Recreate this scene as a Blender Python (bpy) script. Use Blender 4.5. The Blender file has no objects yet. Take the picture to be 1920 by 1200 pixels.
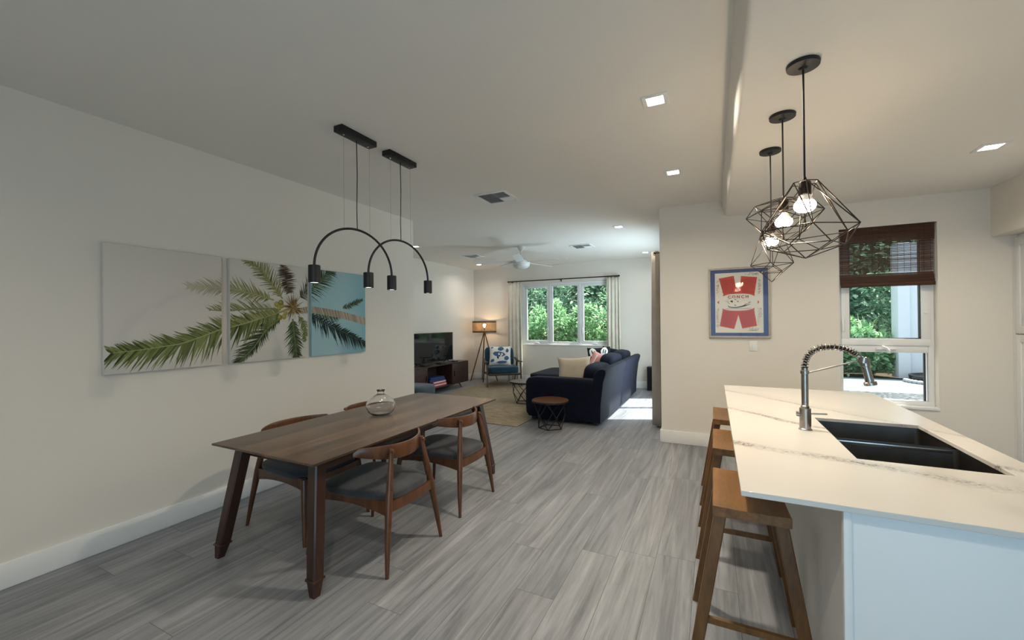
import bpy, bmesh, math, random
from math import sin, cos, pi, radians, sqrt
from mathutils import Vector, Matrix, Quaternion

S = bpy.context.scene
C = S.collection
random.seed(7)

# ------------------------------------------------------------------ camera
cam_d = bpy.data.cameras.new('camera')
cam_d.sensor_width = 36.0
cam_d.sensor_fit = 'HORIZONTAL'
cam_d.lens = 36.0 * 770.85 / 1920.0
cam_d.clip_start = 0.02
cam_d.clip_end = 200
cam = bpy.data.objects.new('camera', cam_d)
C.objects.link(cam)
_yaw, _pit, _rol = 0.455457, 0.0044171, -0.0095752
_f = Vector((-sin(_yaw) * cos(_pit), cos(_yaw) * cos(_pit), sin(_pit)))
_r = Vector((cos(_yaw), sin(_yaw), 0))
_u = _r.cross(_f)
_r2 = cos(_rol) * _r + sin(_rol) * _u
_u2 = -sin(_rol) * _r + cos(_rol) * _u
cam.matrix_world = Matrix(((_r2.x, _u2.x, -_f.x, 0), (_r2.y, _u2.y, -_f.y, 0), (_r2.z, _u2.z, -_f.z, 1.5), (0, 0, 0, 1)))
S.camera = cam

# ------------------------------------------------------------------ world, sun, exposure
S.view_settings.view_transform = 'Standard'
S.view_settings.look = 'None'
S.view_settings.exposure = 0.0
S.view_settings.gamma = 1.0
S.view_settings.use_curve_mapping = False
W = bpy.data.worlds.new('sky')
S.world = W
W.use_nodes = True
W.node_tree.nodes['Background'].inputs[0].default_value = (0.72, 0.86, 1.0, 1)
W.node_tree.nodes['Background'].inputs[1].default_value = 1.9
sd = bpy.data.lights.new('sun', 'SUN')
sd.energy = 17
sd.angle = radians(1.2)
sd.color = (1.0, 0.96, 0.88)
sun = bpy.data.objects.new('sun', sd)
C.objects.link(sun)
sun.rotation_euler = Vector((-1, -0.43, -2.2)).to_track_quat('-Z', 'Y').to_euler()
sun.location = (6, 8, 12)


def area(name, loc, to, sx, sy, power, col, spread=pi):
    d = bpy.data.lights.new(name, 'AREA')
    d.shape = 'RECTANGLE'
    d.size = sx
    d.size_y = sy
    d.energy = power
    d.color = col
    d.spread = spread
    o = bpy.data.objects.new(name, d)
    C.objects.link(o)
    o.location = loc
    o.rotation_euler = (Vector(to) - Vector(loc)).to_track_quat('-Z', 'Y').to_euler()
    return o


# daylight entering through the glazed doors behind the camera, and the living room's glass door
area('daylight_back', (0.8, -2.52, 1.15), (0.8, 0, 0.75), 2.6, 2.0, 38, (0.28, 0.69, 1.0))
area('daylight_door', (-0.36, 7.35, 1.3), (-3, 6.9, 1.9), 1.5, 2.2, 92, (0.70, 0.86, 1.0))

# ------------------------------------------------------------------ mesh helpers
class MB:
    def __init__(s):
        s.v, s.f, s.m = [], [], []

    def add(s, vs, fs, mi=0, M=None):
        b = len(s.v)
        for p in vs:
            p = Vector(p)
            s.v.append(M @ p if M is not None else p)
        for f in fs:
            s.f.append([i + b for i in f])
            s.m.append(mi)
        return s

    def box(s, x0, x1, y0, y1, z0, z1, mi=0, M=None):
        vs = [(x0, y0, z0), (x1, y0, z0), (x1, y1, z0), (x0, y1, z0), (x0, y0, z1), (x1, y0, z1), (x1, y1, z1), (x0, y1, z1)]
        return s.add(vs, [(0, 3, 2, 1), (4, 5, 6, 7), (0, 1, 5, 4), (1, 2, 6, 5), (2, 3, 7, 6), (3, 0, 4, 7)], mi, M)

    def rbox(s, x0, x1, y0, y1, z0, z1, r=0.01, seg=2, mi=0, M=None):
        bm = bmesh.new()
        bmesh.ops.create_cube(bm, size=1)
        for v in bm.verts:
            v.co = Vector(((x0 + x1) / 2 + v.co.x * (x1 - x0), (y0 + y1) / 2 + v.co.y * (y1 - y0), (z0 + z1) / 2 + v.co.z * (z1 - z0)))
        r = min(r, 0.49 * min(x1 - x0, y1 - y0, z1 - z0))
        bmesh.ops.bevel(bm, geom=bm.edges[:], offset=r, segments=seg, profile=0.5, affect='EDGES')
        bm.verts.index_update()
        s.add([v.co.copy() for v in bm.verts], [[v.index for v in f.verts] for f in bm.faces], mi, M)
        bm.free()
        return s

    def loft(s, rings, caps=True, closed=False, mi=0, M=None):
        n = len(rings[0])
        vs = [p for r in rings for p in r]
        fs = []
        R = len(rings)
        for i in range(R if closed else R - 1):
            j = (i + 1) % R
            for k in range(n):
                l = (k + 1) % n
                fs.append((i * n + k, i * n + l, j * n + l, j * n + k))
        if caps and not closed:
            fs.append(tuple(range(n - 1, -1, -1)))
            fs.append(tuple((R - 1) * n + k for k in range(n)))
        return s.add(vs, fs, mi, M)

    def tube(s, path, r, n=8, closed=False, mi=0, M=None, ref=None):
        P = [Vector(p) for p in path]
        N = len(P)
        rr = r if isinstance(r, (list, tuple)) else [r] * N
        T = []
        for i in range(N):
            a = P[i - 1] if (i or closed) else P[0]
            b = P[(i + 1) % N] if (i < N - 1 or closed) else P[-1]
            T.append((b - a).normalized())
        u = Vector(ref) if ref else (Vector((0, 0, 1)) if abs(T[0].z) < 0.9 else Vector((1, 0, 0)))
        rings = []
        for i in range(N):
            u = (u - T[i] * u.dot(T[i])).normalized()
            w = T[i].cross(u)
            rings.append([P[i] + (u * cos(2 * pi * k / n) + w * sin(2 * pi * k / n)) * rr[i] for k in range(n)])
        return s.loft(rings, True, closed, mi, M)

    def sweep(s, path, secs, up=(0, 0, 1), mi=0, M=None):
        """sections (list of (a,b) lists per path point): a along side, b along up"""
        P = [Vector(p) for p in path]
        N = len(P)
        rings = []
        up = Vector(up)
        for i in range(N):
            t = (P[min(i + 1, N - 1)] - P[max(i - 1, 0)]).normalized()
            side = t.cross(up).normalized()
            rings.append([P[i] + side * a + up * b for a, b in secs[i]])
        return s.loft(rings, True, False, mi, M)

    def lathe(s, prof, n=24, mi=0, M=None, c=(0, 0, 0), closed=False):
        c = Vector(c)
        rings = [[c + Vector((r * cos(2 * pi * k / n), r * sin(2 * pi * k / n), z)) for k in range(n)] for r, z in prof]
        return s.loft(rings, not closed, closed, mi, M)

    def prism(s, pts, axis, a, b, mi=0, M=None):
        def P(u, v, w):
            return {'x': (w, u, v), 'y': (u, w, v), 'z': (u, v, w)}[axis]
        return s.loft([[P(u, v, a) for u, v in pts], [P(u, v, b) for u, v in pts]], True, False, mi, M)

    def sq(s, c, d, p=6, n=8, mi=0, M=None, fn=None):
        """superquadric rounded block centred c, half sizes d"""
        vs, fs, ix = [], [], {}
        for ax in range(3):
            for sg in (-1, 1):
                g = []
                for i in range(n + 1):
                    row = []
                    for j in range(n + 1):
                        q = [0, 0, 0]
                        q[ax] = sg
                        q[(ax + 1) % 3] = math.tan((-1 + 2 * i / n) * pi / 4)
                        q[(ax + 2) % 3] = math.tan((-1 + 2 * j / n) * pi / 4)
                        key = tuple(round(t, 4) for t in q)
                        if key not in ix:
                            L = sum(abs(t) ** p for t in q) ** (1 / p)
                            v = Vector([t / L for t in q])
                            if fn:
                                v = fn(v)
                            ix[key] = len(vs)
                            vs.append((c[0] + v[0] * d[0], c[1] + v[1] * d[1], c[2] + v[2] * d[2]))
                        row.append(ix[key])
                    g.append(row)
                for i in range(n):
                    for j in range(n):
                        q4 = (g[i][j], g[i + 1][j], g[i + 1][j + 1], g[i][j + 1])
                        fs.append(q4 if sg > 0 else q4[::-1])
        return s.add(vs, fs, mi, M)

    def sheet(s, rows, mi=0, M=None, thick=0.0):
        h, w = len(rows), len(rows[0])
        fs = [(i * w + j, i * w + j + 1, (i + 1) * w + j + 1, (i + 1) * w + j) for i in range(h - 1) for j in range(w - 1)]
        return s.add([p for r in rows for p in r], fs, mi, M)


def obj(name, mb, mat, parent=None, ang=35, recalc=True, solid=0.0):
    me = bpy.data.meshes.new(name)
    me.from_pydata([tuple(v) for v in mb.v], [], mb.f)
    mats = mat if isinstance(mat, (list, tuple)) else [mat]
    for m in mats:
        me.materials.append(m)
    if len(mats) > 1:
        me.polygons.foreach_set('material_index', mb.m)
    if recalc:
        bm = bmesh.new()
        bm.from_mesh(me)
        bmesh.ops.recalc_face_normals(bm, faces=bm.faces[:])
        bm.to_mesh(me)
        bm.free()
    if ang:
        me.polygons.foreach_set('use_smooth', [True] * len(me.polygons))
        me.set_sharp_from_angle(angle=radians(ang))
    me.update()
    o = bpy.data.objects.new(name, me)
    C.objects.link(o)
    if parent:
        o.parent = parent
    if solid:
        md = o.modifiers.new('thickness', 'SOLIDIFY')
        md.thickness = solid
        md.offset = 0
    return o


def thing(name, label, cat, loc=(0, 0, 0), rz=0.0, group=None):
    o = bpy.data.objects.new(name, None)
    o.empty_display_size = 0.1
    C.objects.link(o)
    o.location = loc
    o.rotation_euler = (0, 0, rz)
    o['label'] = label
    o['category'] = cat
    if group:
        o['group'] = group
    return o


def tag(o, label, cat, group=None):
    o['label'] = label
    o['category'] = cat
    if group:
        o['group'] = group
    return o


def struct(name, mb, mat, parent=None, ang=0):
    o = obj(name, mb, mat, parent, ang)
    if parent is None:
        o['kind'] = 'structure'
    return o


def dup(root, loc, rz, label):
    r = root.copy()
    C.objects.link(r)
    r.location = loc
    r.rotation_euler = (0, 0, rz)
    r['label'] = label
    for ch in list(root.children):
        c = ch.copy()
        C.objects.link(c)
        c.parent = r
        for g in list(ch.children):
            d = g.copy()
            C.objects.link(d)
            d.parent = c
    return r


# ------------------------------------------------------------------ material helpers
def srgb(h):
    h = h.lstrip('#')
    return tuple((lambda c: c / 12.92 if c <= 0.04045 else ((c + 0.055) / 1.055) ** 2.4)(int(h[i:i + 2], 16) / 255) for i in (0, 2, 4)) + (1,)


class NT:
    def __init__(s, name):
        s.mat = bpy.data.materials.new(name)
        s.mat.use_nodes = True
        s.t = s.mat.node_tree
        s.b = s.t.nodes['Principled BSDF']

    def n(s, typ, **kw):
        nd = s.t.nodes.new(typ)
        for k, v in kw.items():
            if k in ('i', 'inp'):
                for kk, vv in v.items():
                    if hasattr(vv, 'is_output'):
                        s.t.links.new(vv, nd.inputs[kk])
                    else:
                        nd.inputs[kk].default_value = vv
            else:
                setattr(nd, k, vv if False else v)
        return nd

    def math(s, op, a, b=0.0):
        nd = s.t.nodes.new('ShaderNodeMath')
        nd.operation = op
        for k, v in ((0, a), (1, b)):
            if hasattr(v, 'is_output'):
                s.t.links.new(v, nd.inputs[k])
            else:
                nd.inputs[k].default_value = v
        return nd.outputs[0]

    def ramp(s, fac, stops):
        nd = s.t.nodes.new('ShaderNodeValToRGB')
        e = nd.color_ramp.elements
        while len(e) < len(stops):
            e.new(0.5)
        for el, (p, c) in zip(e, stops):
            el.position = p
            el.color = c
        s.t.links.new(fac, nd.inputs[0])
        return nd.outputs[0]

    def mix(s, fac, a, b, mode='MIX'):
        nd = s.t.nodes.new('ShaderNodeMix')
        nd.data_type = 'RGBA'
        nd.blend_type = mode
        for k, v in ((0, fac), (6, a), (7, b)):
            if hasattr(v, 'is_output'):
                s.t.links.new(v, nd.inputs[k])
            else:
                nd.inputs[k].default_value = v
        return nd.outputs[2]

    def coord(s, scale=(1, 1, 1), kind='Object', rot=(0, 0, 0)):
        tc = s.t.nodes.new('ShaderNodeTexCoord')
        mp = s.t.nodes.new('ShaderNodeMapping')
        mp.inputs['Scale'].default_value = scale
        mp.inputs['Rotation'].default_value = rot
        s.t.links.new(tc.outputs[kind], mp.inputs[0])
        return mp.outputs[0]

    def noise(s, vec, scale=5, detail=4, rough=0.5, dist=0.0):
        nd = s.t.nodes.new('ShaderNodeTexNoise')
        s.t.links.new(vec, nd.inputs['Vector'])
        nd.inputs['Scale'].default_value = scale
        nd.inputs['Detail'].default_value = detail
        nd.inputs['Roughness'].default_value = rough
        nd.inputs['Distortion'].default_value = dist
        return nd.outputs[0]

    def bump(s, h, st=0.2, d=0.01):
        nd = s.t.nodes.new('ShaderNodeBump')
        nd.inputs['Strength'].default_value = st
        nd.inputs['Distance'].default_value = d
        s.t.links.new(h, nd.inputs['Height'])
        s.t.links.new(nd.outputs[0], s.b.inputs['Normal'])

    def set(s, **kw):
        for k, v in kw.items():
            k = {'base': 'Base Color', 'rough': 'Roughness', 'metal': 'Metallic', 'spec': 'Specular IOR Level', 'trans': 'Transmission Weight', 'ior': 'IOR',
                 'sheen': 'Sheen Weight', 'coat': 'Coat Weight', 'em': 'Emission Color', 'es': 'Emission Strength', 'sss': 'Subsurface Weight'}[k]
            if hasattr(v, 'is_output'):
                s.t.links.new(v, s.b.inputs[k])
            else:
                s.b.inputs[k].default_value = v
        return s


def plain(name, col, rough=0.5, metal=0.0, spec=0.5, var=0.06, vs=6.0, bump=0.0, **kw):
    N = NT(name)
    c = srgb(col) if isinstance(col, str) else tuple(col) + (1,)
    nz = N.noise(N.coord(), vs, 4)
    d = tuple(x * (1 - var) for x in c[:3]) + (1,)
    l = tuple(min(1, x * (1 + var)) for x in c[:3]) + (1,)
    N.set(base=N.ramp(nz, [(0.3, d), (0.7, l)]), rough=rough, metal=metal, spec=spec, **kw)
    if bump:
        N.bump(N.noise(N.coord(), vs * 30, 2), bump, 0.002)
    return N.mat


def wood(name, dark, light, scale=(1.2, 14, 14), rough=0.35, spec=0.5, nscale=2.2, bump=0.05):
    N = NT(name)
    v = N.coord(scale)
    a = N.noise(v, nscale, 6, 0.6, 0.6)
    b = N.noise(v, nscale * 5, 4, 0.7)
    h = N.math('ADD', N.math('MULTIPLY', a, 0.7), N.math('MULTIPLY', b, 0.3))
    d, l = srgb(dark), srgb(light)
    m = tuple((x + y) / 2 for x, y in zip(d, l))
    N.set(base=N.ramp(h, [(0.32, d), (0.5, m), (0.68, l)]), rough=rough, spec=spec)
    N.bump(h, bump, 0.003)
    return N.mat


def fabric(name, dark, light, scale=260, rough=0.95, bump=0.35, blot=5, sheen=0.2):
    N = NT(name)
    v = N.coord()
    a = N.noise(v, scale, 2, 0.6)
    b = N.noise(v, blot, 4, 0.6)
    h = N.math('ADD', N.math('MULTIPLY', a, 0.6), N.math('MULTIPLY', b, 0.4))
    N.set(base=N.ramp(h, [(0.35, srgb(dark)), (0.65, srgb(light))]), rough=rough, spec=0.2, sheen=sheen)
    N.bump(a, bump, 0.002)
    return N.mat


def emis(name, col, st):
    N = NT(name)
    N.set(base=(0.9, 0.9, 0.9, 1), em=tuple(col) + (1,), es=st, rough=0.4)
    return N.mat


MT = {}
MT['wall'] = plain('wall_paint', (0.745, 0.695, 0.62), 0.75, 0, 0.25, 0.012, 1.5, 0.04)
MT['ceil'] = plain('ceiling_paint', (0.82, 0.785, 0.725), 0.85, 0, 0.2, 0.01, 1.5, 0.03)
MT['white'] = plain('white_trim_paint', (0.80, 0.79, 0.765), 0.45, 0, 0.4, 0.01)
MT['vinyl'] = plain('white_vinyl', (0.80, 0.80, 0.79), 0.35, 0, 0.5, 0.01)
MT['cabinet'] = plain('cabinet_paint', (0.78, 0.775, 0.76), 0.42, 0, 0.45, 0.01)
MT['black'] = plain('black_metal', (0.012, 0.012, 0.013), 0.45, 0.3, 0.5, 0.1)
MT['wire'] = plain('black_wire', (0.03, 0.022, 0.018), 0.32, 0.7, 0.5, 0.1)
MT['blackplastic'] = plain('black_plastic', (0.012, 0.012, 0.013), 0.4, 0, 0.5, 0.05)
MT['steel'] = plain('brushed_gunmetal', (0.34, 0.32, 0.30), 0.28, 1.0, 0.5, 0.08, 40)
MT['sinksteel'] = plain('dark_sink_steel', (0.17, 0.162, 0.155), 0.38, 1.0, 0.5, 0.12, 14)
MT['sinkrim'] = plain('bright_sink_steel', (0.55, 0.55, 0.54), 0.25, 1.0)
MT['chrome'] = plain('chrome', (0.6, 0.6, 0.6), 0.15, 1.0)
MT['table'] = wood('walnut_table', '#34251b', '#5f4735', (11, 0.7, 14), 0.26, 0.5, 1.6)
MT['tableleg'] = wood('dark_walnut_leg', '#2a1710', '#40251a', (12, 12, 1.2), 0.35)
MT['chair'] = wood('walnut_chair', '#3d2415', '#683f23', (9, 9, 2.0), 0.33, 0.5, 2.5)
MT['stool'] = wood('acacia_stool', '#5c3d1b', '#8b602e', (10, 2.0, 10), 0.38, 0.5, 2.2)
MT['stoolleg'] = wood('acacia_stool_leg', '#513518', '#7c5427', (11, 11, 1.6), 0.40)
MT['media'] = wood('dark_media_wood', '#2a1b17', '#4b332b', (14, 1.2, 16), 0.45)
MT['armwood'] = wood('armchair_wood', '#2e1e16', '#4a3325', (10, 10, 2), 0.4)
MT['lampwood'] = wood('lamp_wood', '#4a3020', '#7a5636', (10, 10, 1.5), 0.45)
MT['topwood'] = wood('side_table_wood', '#3d2312', '#6b421f', (2, 14, 14), 0.4)
MT['greytop'] = wood('grey_table_wood', '#4a423d', '#6d645d', (2, 14, 14), 0.35)
MT['charcoal'] = fabric('charcoal_fabric', '#2b2b2e', '#47474b')
MT['navy'] = fabric('navy_velvet', '#020307', '#0a112b', 220, 0.85, 0.35, 7, 0.03)
MT['teal'] = fabric('teal_blue_fabric', '#183040', '#2a495c')
MT['bluegrey'] = fabric('blue_grey_fabric', '#3a434d', '#566271')
MT['beige'] = fabric('beige_fabric', '#a89a86', '#c4b8a5', 200)
MT['pink'] = fabric('pink_fabric', '#c98682', '#e0a8a2', 200)
MT['whitefab'] = fabric('white_fabric', '#dcd8ce', '#f0ece2', 200)
MT['blackfab'] = fabric('black_fabric', '#0b0b10', '#1a1a22', 200)
MT['curtain'] = fabric('cream_curtain', '#cfc7b6', '#e6dfd0', 300, 0.9, 0.15)
MT['grycurtain'] = fabric('taupe_curtain', '#988f86', '#b3aaa1', 300, 0.6, 0.1)
MT['paper'] = plain('poster_paper', (0.70, 0.65, 0.56), 0.5, 0, 0.3, 0.02)
MT['navymat'] = plain('navy_mount', (0.035, 0.06, 0.19), 0.4, 0, 0.4, 0.05)
MT['red'] = plain('poster_red', (0.50, 0.065, 0.045), 0.5, 0, 0.3, 0.12, 20)
MT['ink'] = plain('poster_ink', (0.02, 0.018, 0.016), 0.5, 0, 0.3, 0.1)
MT['inkred'] = plain('poster_dark_red_ink', (0.20, 0.02, 0.016), 0.5, 0, 0.3, 0.1)
MT['inkcream'] = plain('poster_cream_ink', (0.72, 0.66, 0.55), 0.5, 0, 0.3, 0.03)
MT['greyframe'] = wood('whitewashed_frame', '#a3998e', '#beb4a8', (10, 10, 10), 0.5)
MT['bamboo'] = wood('bamboo_slats', '#24120a', '#573218', (1.5, 20, 60), 0.5, 0.3, 3)
MT['thread'] = plain('dark_thread', (0.03, 0.014, 0.007), 0.8)
MT['fanwhite'] = plain('fan_white', (0.72, 0.72, 0.70), 0.4, 0, 0.4, 0.01)
MT['blue'] = plain('blue_print', (0.07, 0.13, 0.24), 0.8, 0, 0.2, 0.25, 40)
MT['darkblue'] = plain('dark_blue_card', (0.03, 0.06, 0.18), 0.4, 0, 0.4, 0.3, 30)
MT['redbox'] = plain('red_pink_card', (0.55, 0.09, 0.12), 0.4, 0, 0.4, 0.3, 30)
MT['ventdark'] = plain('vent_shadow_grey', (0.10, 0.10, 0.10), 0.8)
MT['led'] = emis('led_diffuser', (1, 0.98, 0.94), 9)
MT['ledsmall'] = emis('led_small_diffuser', (1, 0.97, 0.92), 6)
MT['bulb'] = emis('warm_bulb', (1.0, 0.78, 0.52), 132)
MT['lampbulb'] = emis('lamp_bulb', (1.0, 0.68, 0.38), 120)

N = NT('clear_glass')
N.set(base=(1, 1, 1, 1), rough=0.0, trans=1.0, ior=1.45)
MT['glass'] = N.mat
# window panes: architectural glass (mostly clear with a mirror-like sheen at grazing angles)
N = NT('window_glass')
N.t.nodes.remove(N.b)
_tr = N.n('ShaderNodeBsdfTransparent')
_tr.inputs[0].default_value = (0.94, 0.97, 0.96, 1)
_gl = N.n('ShaderNodeBsdfGlossy')
_gl.inputs['Roughness'].default_value = 0.02
_lw = N.n('ShaderNodeLayerWeight')
_lw.inputs['Blend'].default_value = 0.5
_fr = N.t.nodes.new('ShaderNodeMath')
_fr.operation = 'MULTIPLY_ADD'
_fr.inputs[1].default_value = 0.6
_fr.inputs[2].default_value = 0.02
N.t.links.new(N.math('POWER', _lw.outputs['Facing'], 4.0), _fr.inputs[0])
_mx = N.n('ShaderNodeMixShader')
N.t.links.new(_fr.outputs[0], _mx.inputs[0])
N.t.links.new(_tr.outputs[0], _mx.inputs[1])
N.t.links.new(_gl.outputs[0], _mx.inputs[2])
N.t.links.new(_mx.outputs[0], N.t.nodes['Material Output'].inputs[0])
MT['pane'] = N.mat
N = NT('picture_glass')
N.t.nodes.remove(N.b)
_tr = N.n('ShaderNodeBsdfTransparent')
_gl = N.n('ShaderNodeBsdfGlossy')
_gl.inputs['Roughness'].default_value = 0.02
_mx = N.n('ShaderNodeMixShader')
_mx.inputs[0].default_value = 0.008
N.t.links.new(_tr.outputs[0], _mx.inputs[1])
N.t.links.new(_gl.outputs[0], _mx.inputs[2])
N.t.links.new(_mx.outputs[0], N.t.nodes['Material Output'].inputs[0])
MT['picglass'] = N.mat
N = NT('tv_screen')
N.set(base=(0.006, 0.007, 0.008, 1), rough=0.06, spec=0.6)
MT['screen'] = N.mat
N = NT('bulb_collar')
N.set(base=(0.85, 0.8, 0.75, 1), rough=0.3, em=(1.0, 0.75, 0.5, 1), es=0.25)
MT['collar'] = N.mat

# plank floor -------------------------------------------------------
N = NT('grey_plank_floor')
tc = N.n('ShaderNodeTexCoord')
sx = N.n('ShaderNodeSeparateXYZ')
N.t.links.new(tc.outputs['Object'], sx.inputs[0])
PW, PL = 0.2235, 1.42
u = N.math('DIVIDE', N.math('ADD', sx.outputs[0], 0.565), PW)
row = N.math('FLOOR', u)
wn = N.n('ShaderNodeTexWhiteNoise', noise_dimensions='1D')
N.t.links.new(row, wn.inputs['W'])
v = N.math('ADD', N.math('DIVIDE', sx.outputs[1], PL), N.math('MULTIPLY', wn.outputs[0], 7.0))
col = N.math('FLOOR', v)
fu = N.math('FRACT', u)
fv = N.math('FRACT', v)
eu = N.math('MULTIPLY', N.math('MINIMUM', fu, N.math('SUBTRACT', 1.0, fu)), PW)
ev = N.math('MULTIPLY', N.math('MINIMUM', fv, N.math('SUBTRACT', 1.0, fv)), PL)
gap = N.math('LESS_THAN', N.math('MINIMUM', eu, ev), 0.0014)
cv = N.n('ShaderNodeCombineXYZ')
N.t.links.new(row, cv.inputs[0])
N.t.links.new(col, cv.inputs[1])
wp = N.n('ShaderNodeTexWhiteNoise', noise_dimensions='3D')
N.t.links.new(cv.outputs[0], wp.inputs['Vector'])
# grain coordinates: shifted per plank
gx = N.math('ADD', N.math('MULTIPLY', sx.outputs[0], 13.0), N.math('MULTIPLY', wp.outputs[0], 50.0))
gy = N.math('ADD', N.math('MULTIPLY', sx.outputs[1], 0.75), N.math('MULTIPLY', wp.outputs[0], 31.0))
gv = N.n('ShaderNodeCombineXYZ')
N.t.links.new(gx, gv.inputs[0])
N.t.links.new(gy, gv.inputs[1])
g1 = N.noise(gv.outputs[0], 1.0, 5, 0.62, 1.6)
g2 = N.noise(gv.outputs[0], 5.0, 5, 0.7, 0.6)
gg = N.math('ADD', N.math('MULTIPLY', g1, 0.72), N.math('MULTIPLY', g2, 0.28))
base = N.ramp(gg, [(0.28, srgb('#5a5c61')), (0.44, srgb('#7d7f84')), (0.57, srgb('#919398')), (0.75, srgb('#aeafb4'))])
tone = N.ramp(wp.outputs[0], [(0.0, (0.84, 0.84, 0.85, 1)), (1.0, (1.06, 1.04, 1.02, 1))])
base = N.mix(1.0, base, tone, 'MULTIPLY')
base = N.mix(gap, base, srgb('#5a5958'))
N.set(base=base, rough=N.ramp(g2, [(0.3, (0.36,) * 3 + (1,)), (0.7, (0.5,) * 3 + (1,))]), spec=0.4)
N.bump(N.math('SUBTRACT', gg, N.math('MULTIPLY', gap, 0.6)), 0.12, 0.004)
MT['floor'] = N.mat

VEINS = [(.08, 2.20, 1.08, 1.86, .055, .20, 1.0), (.08, 3.0, .45, 2.68, .035, .15, .95), (.62, 3.2, 1.08, 2.72, .026, .14, .6)]
# table top: planks of slightly different tone along its length
N = NT('walnut_table_planks')
v = N.coord()
sp = N.n('ShaderNodeSeparateXYZ')
N.t.links.new(v, sp.inputs[0])
pk = N.math('FLOOR', N.math('DIVIDE', N.math('ADD', sp.outputs[0], 2.0), 0.137))
wt = N.n('ShaderNodeTexWhiteNoise', noise_dimensions='1D')
N.t.links.new(pk, wt.inputs['W'])
gr = N.noise(N.coord((16, 0.9, 14)), 1.6, 6, 0.65, 0.5)
f = N.math('ADD', N.math('MULTIPLY', gr, 0.75), N.math('MULTIPLY', wt.outputs[0], 0.25))
N.set(base=N.ramp(f, [(0.25, srgb('#30231a')), (0.5, srgb('#4d3a2b')), (0.8, srgb('#70573f'))]), rough=0.26, spec=0.5)
MT['table'] = N.mat

# quartz ------------------------------------------------------------
N = NT('white_quartz')
v = N.coord((1, 1, 1))
n1 = N.noise(v, 1.1, 3, 0.5, 0.0)
sxq = N.n('ShaderNodeSeparateXYZ')
N.t.links.new(v, sxq.inputs[0])
warp = N.noise(v, 2.2, 6, 0.65)
def vein(ax, ay, bx, by, wd, seed, wamp):
    """distance to the line through a and b, wandering with noise, broken into specks"""
    L = sqrt((bx - ax) ** 2 + (by - ay) ** 2)
    nx, ny = -(by - ay) / L, (bx - ax) / L
    w1 = N.noise(N.coord((1, 1, 1)), 2.0 + seed * .3, 5, .6)
    d = N.math('ADD', N.math('ADD', N.math('MULTIPLY', sxq.outputs[0], nx), N.math('MULTIPLY', sxq.outputs[1], ny)), -(ax * nx + ay * ny))
    d = N.math('ABSOLUTE', N.math('ADD', d, N.math('MULTIPLY', N.math('SUBTRACT', w1, .5), wamp)))
    band = N.ramp(N.math('DIVIDE', d, wd), [(0.0, (1, 1, 1, 1)), (1.0, (0, 0, 0, 1))])
    return band


speck = N.ramp(N.noise(N.coord((1, 1, 1), 'Object', (0, 0, .3))  , 75, 6, 0.8), [(0.44, (0, 0, 0, 1)), (0.58, (1, 1, 1, 1))])
patch = N.ramp(N.noise(v, 3.0, 5, 0.7), [(0.36, (0.15,) * 3 + (1,)), (0.58, (1, 1, 1, 1))])
bq = srgb('#d4d0ca')
for i, (ax, ay, bx, by, wd, am, hl) in enumerate(VEINS):
    bd = vein(ax, ay, bx, by, wd, i, am)
    mk = N.math('MULTIPLY', N.math('MULTIPLY', bd, patch), N.math('ADD', .14, speck))
    bq = N.mix(N.math('MULTIPLY', mk, hl), bq, srgb('#55514d'))
    bd2 = vein(ax, ay + .05, bx, by + .05, wd * 3.5, i, am)
    bq = N.mix(N.math('MULTIPLY', bd2, .10), bq, srgb('#8f8a84'))
N.set(base=bq, rough=0.16, spec=0.5)
MT['quartz'] = N.mat

# jute rug ----------------------------------------------------------
N = NT('jute_rug')
v = N.coord((1, 1, 1))
sr = N.n('ShaderNodeSeparateXYZ')
N.t.links.new(v, sr.inputs[0])
st = N.noise(N.coord((2.5, 30, 1)), 2.0, 4, 0.6)
fine = N.noise(N.coord((60, 200, 1)), 1.0, 2, 0.6)
h = N.math('ADD', N.math('MULTIPLY', st, 0.65), N.math('MULTIPLY', fine, 0.35))
N.set(base=N.ramp(h, [(0.35, srgb('#6a5e51')), (0.5, srgb('#94856f')), (0.66, srgb('#b9ab96'))]), rough=0.95, spec=0.15)
N.bump(h, 0.5, 0.006)
MT['jute'] = N.mat


def leafmat(name, stops, rough=0.45, tr=0.25):
    N = NT(name)
    g = N.n('ShaderNodeNewGeometry')
    N.set(base=N.ramp(g.outputs['Random Per Island'], [(p, srgb(c)) for p, c in stops]), rough=rough, spec=0.4)
    tl = N.n('ShaderNodeBsdfTranslucent')
    N.t.links.new(N.b.inputs['Base Color'].links[0].from_socket, tl.inputs[0])
    mx = N.n('ShaderNodeMixShader')
    mx.inputs[0].default_value = 0.4
    N.t.links.new(N.b.outputs[0], mx.inputs[1])
    N.t.links.new(tl.outputs[0], mx.inputs[2])
    N.t.links.new(mx.outputs[0], N.t.nodes['Material Output'].inputs[0])
    return N.mat


MT['leaf1'] = leafmat('bright_leaf', [(0.0, '#54865c'), (0.4, '#8ab887'), (0.8, '#b8dbac'), (1.0, '#e0efcf')])
MT['leaf2'] = leafmat('dark_leaf', [(0.0, '#4a715a'), (0.5, '#7ba086'), (0.85, '#a9c8aa'), (1.0, '#d8e8cf')])
MT['leaf3'] = leafmat('grass_leaf', [(0.0, '#4d7a44'), (0.6, '#8fb27a'), (1.0, '#c4d6a4')])
MT['bark'] = plain('bark', (0.16, 0.12, 0.085), 0.9, 0, 0.2, 0.3, 12, 0.3)
# ================================================================== SETTING
XL, YK, YF, XLL, CZ, KZ = -3.664, 5.384, 9.445, -5.76, 2.89, 2.70
YB = -2.6
XR = 3.05

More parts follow.
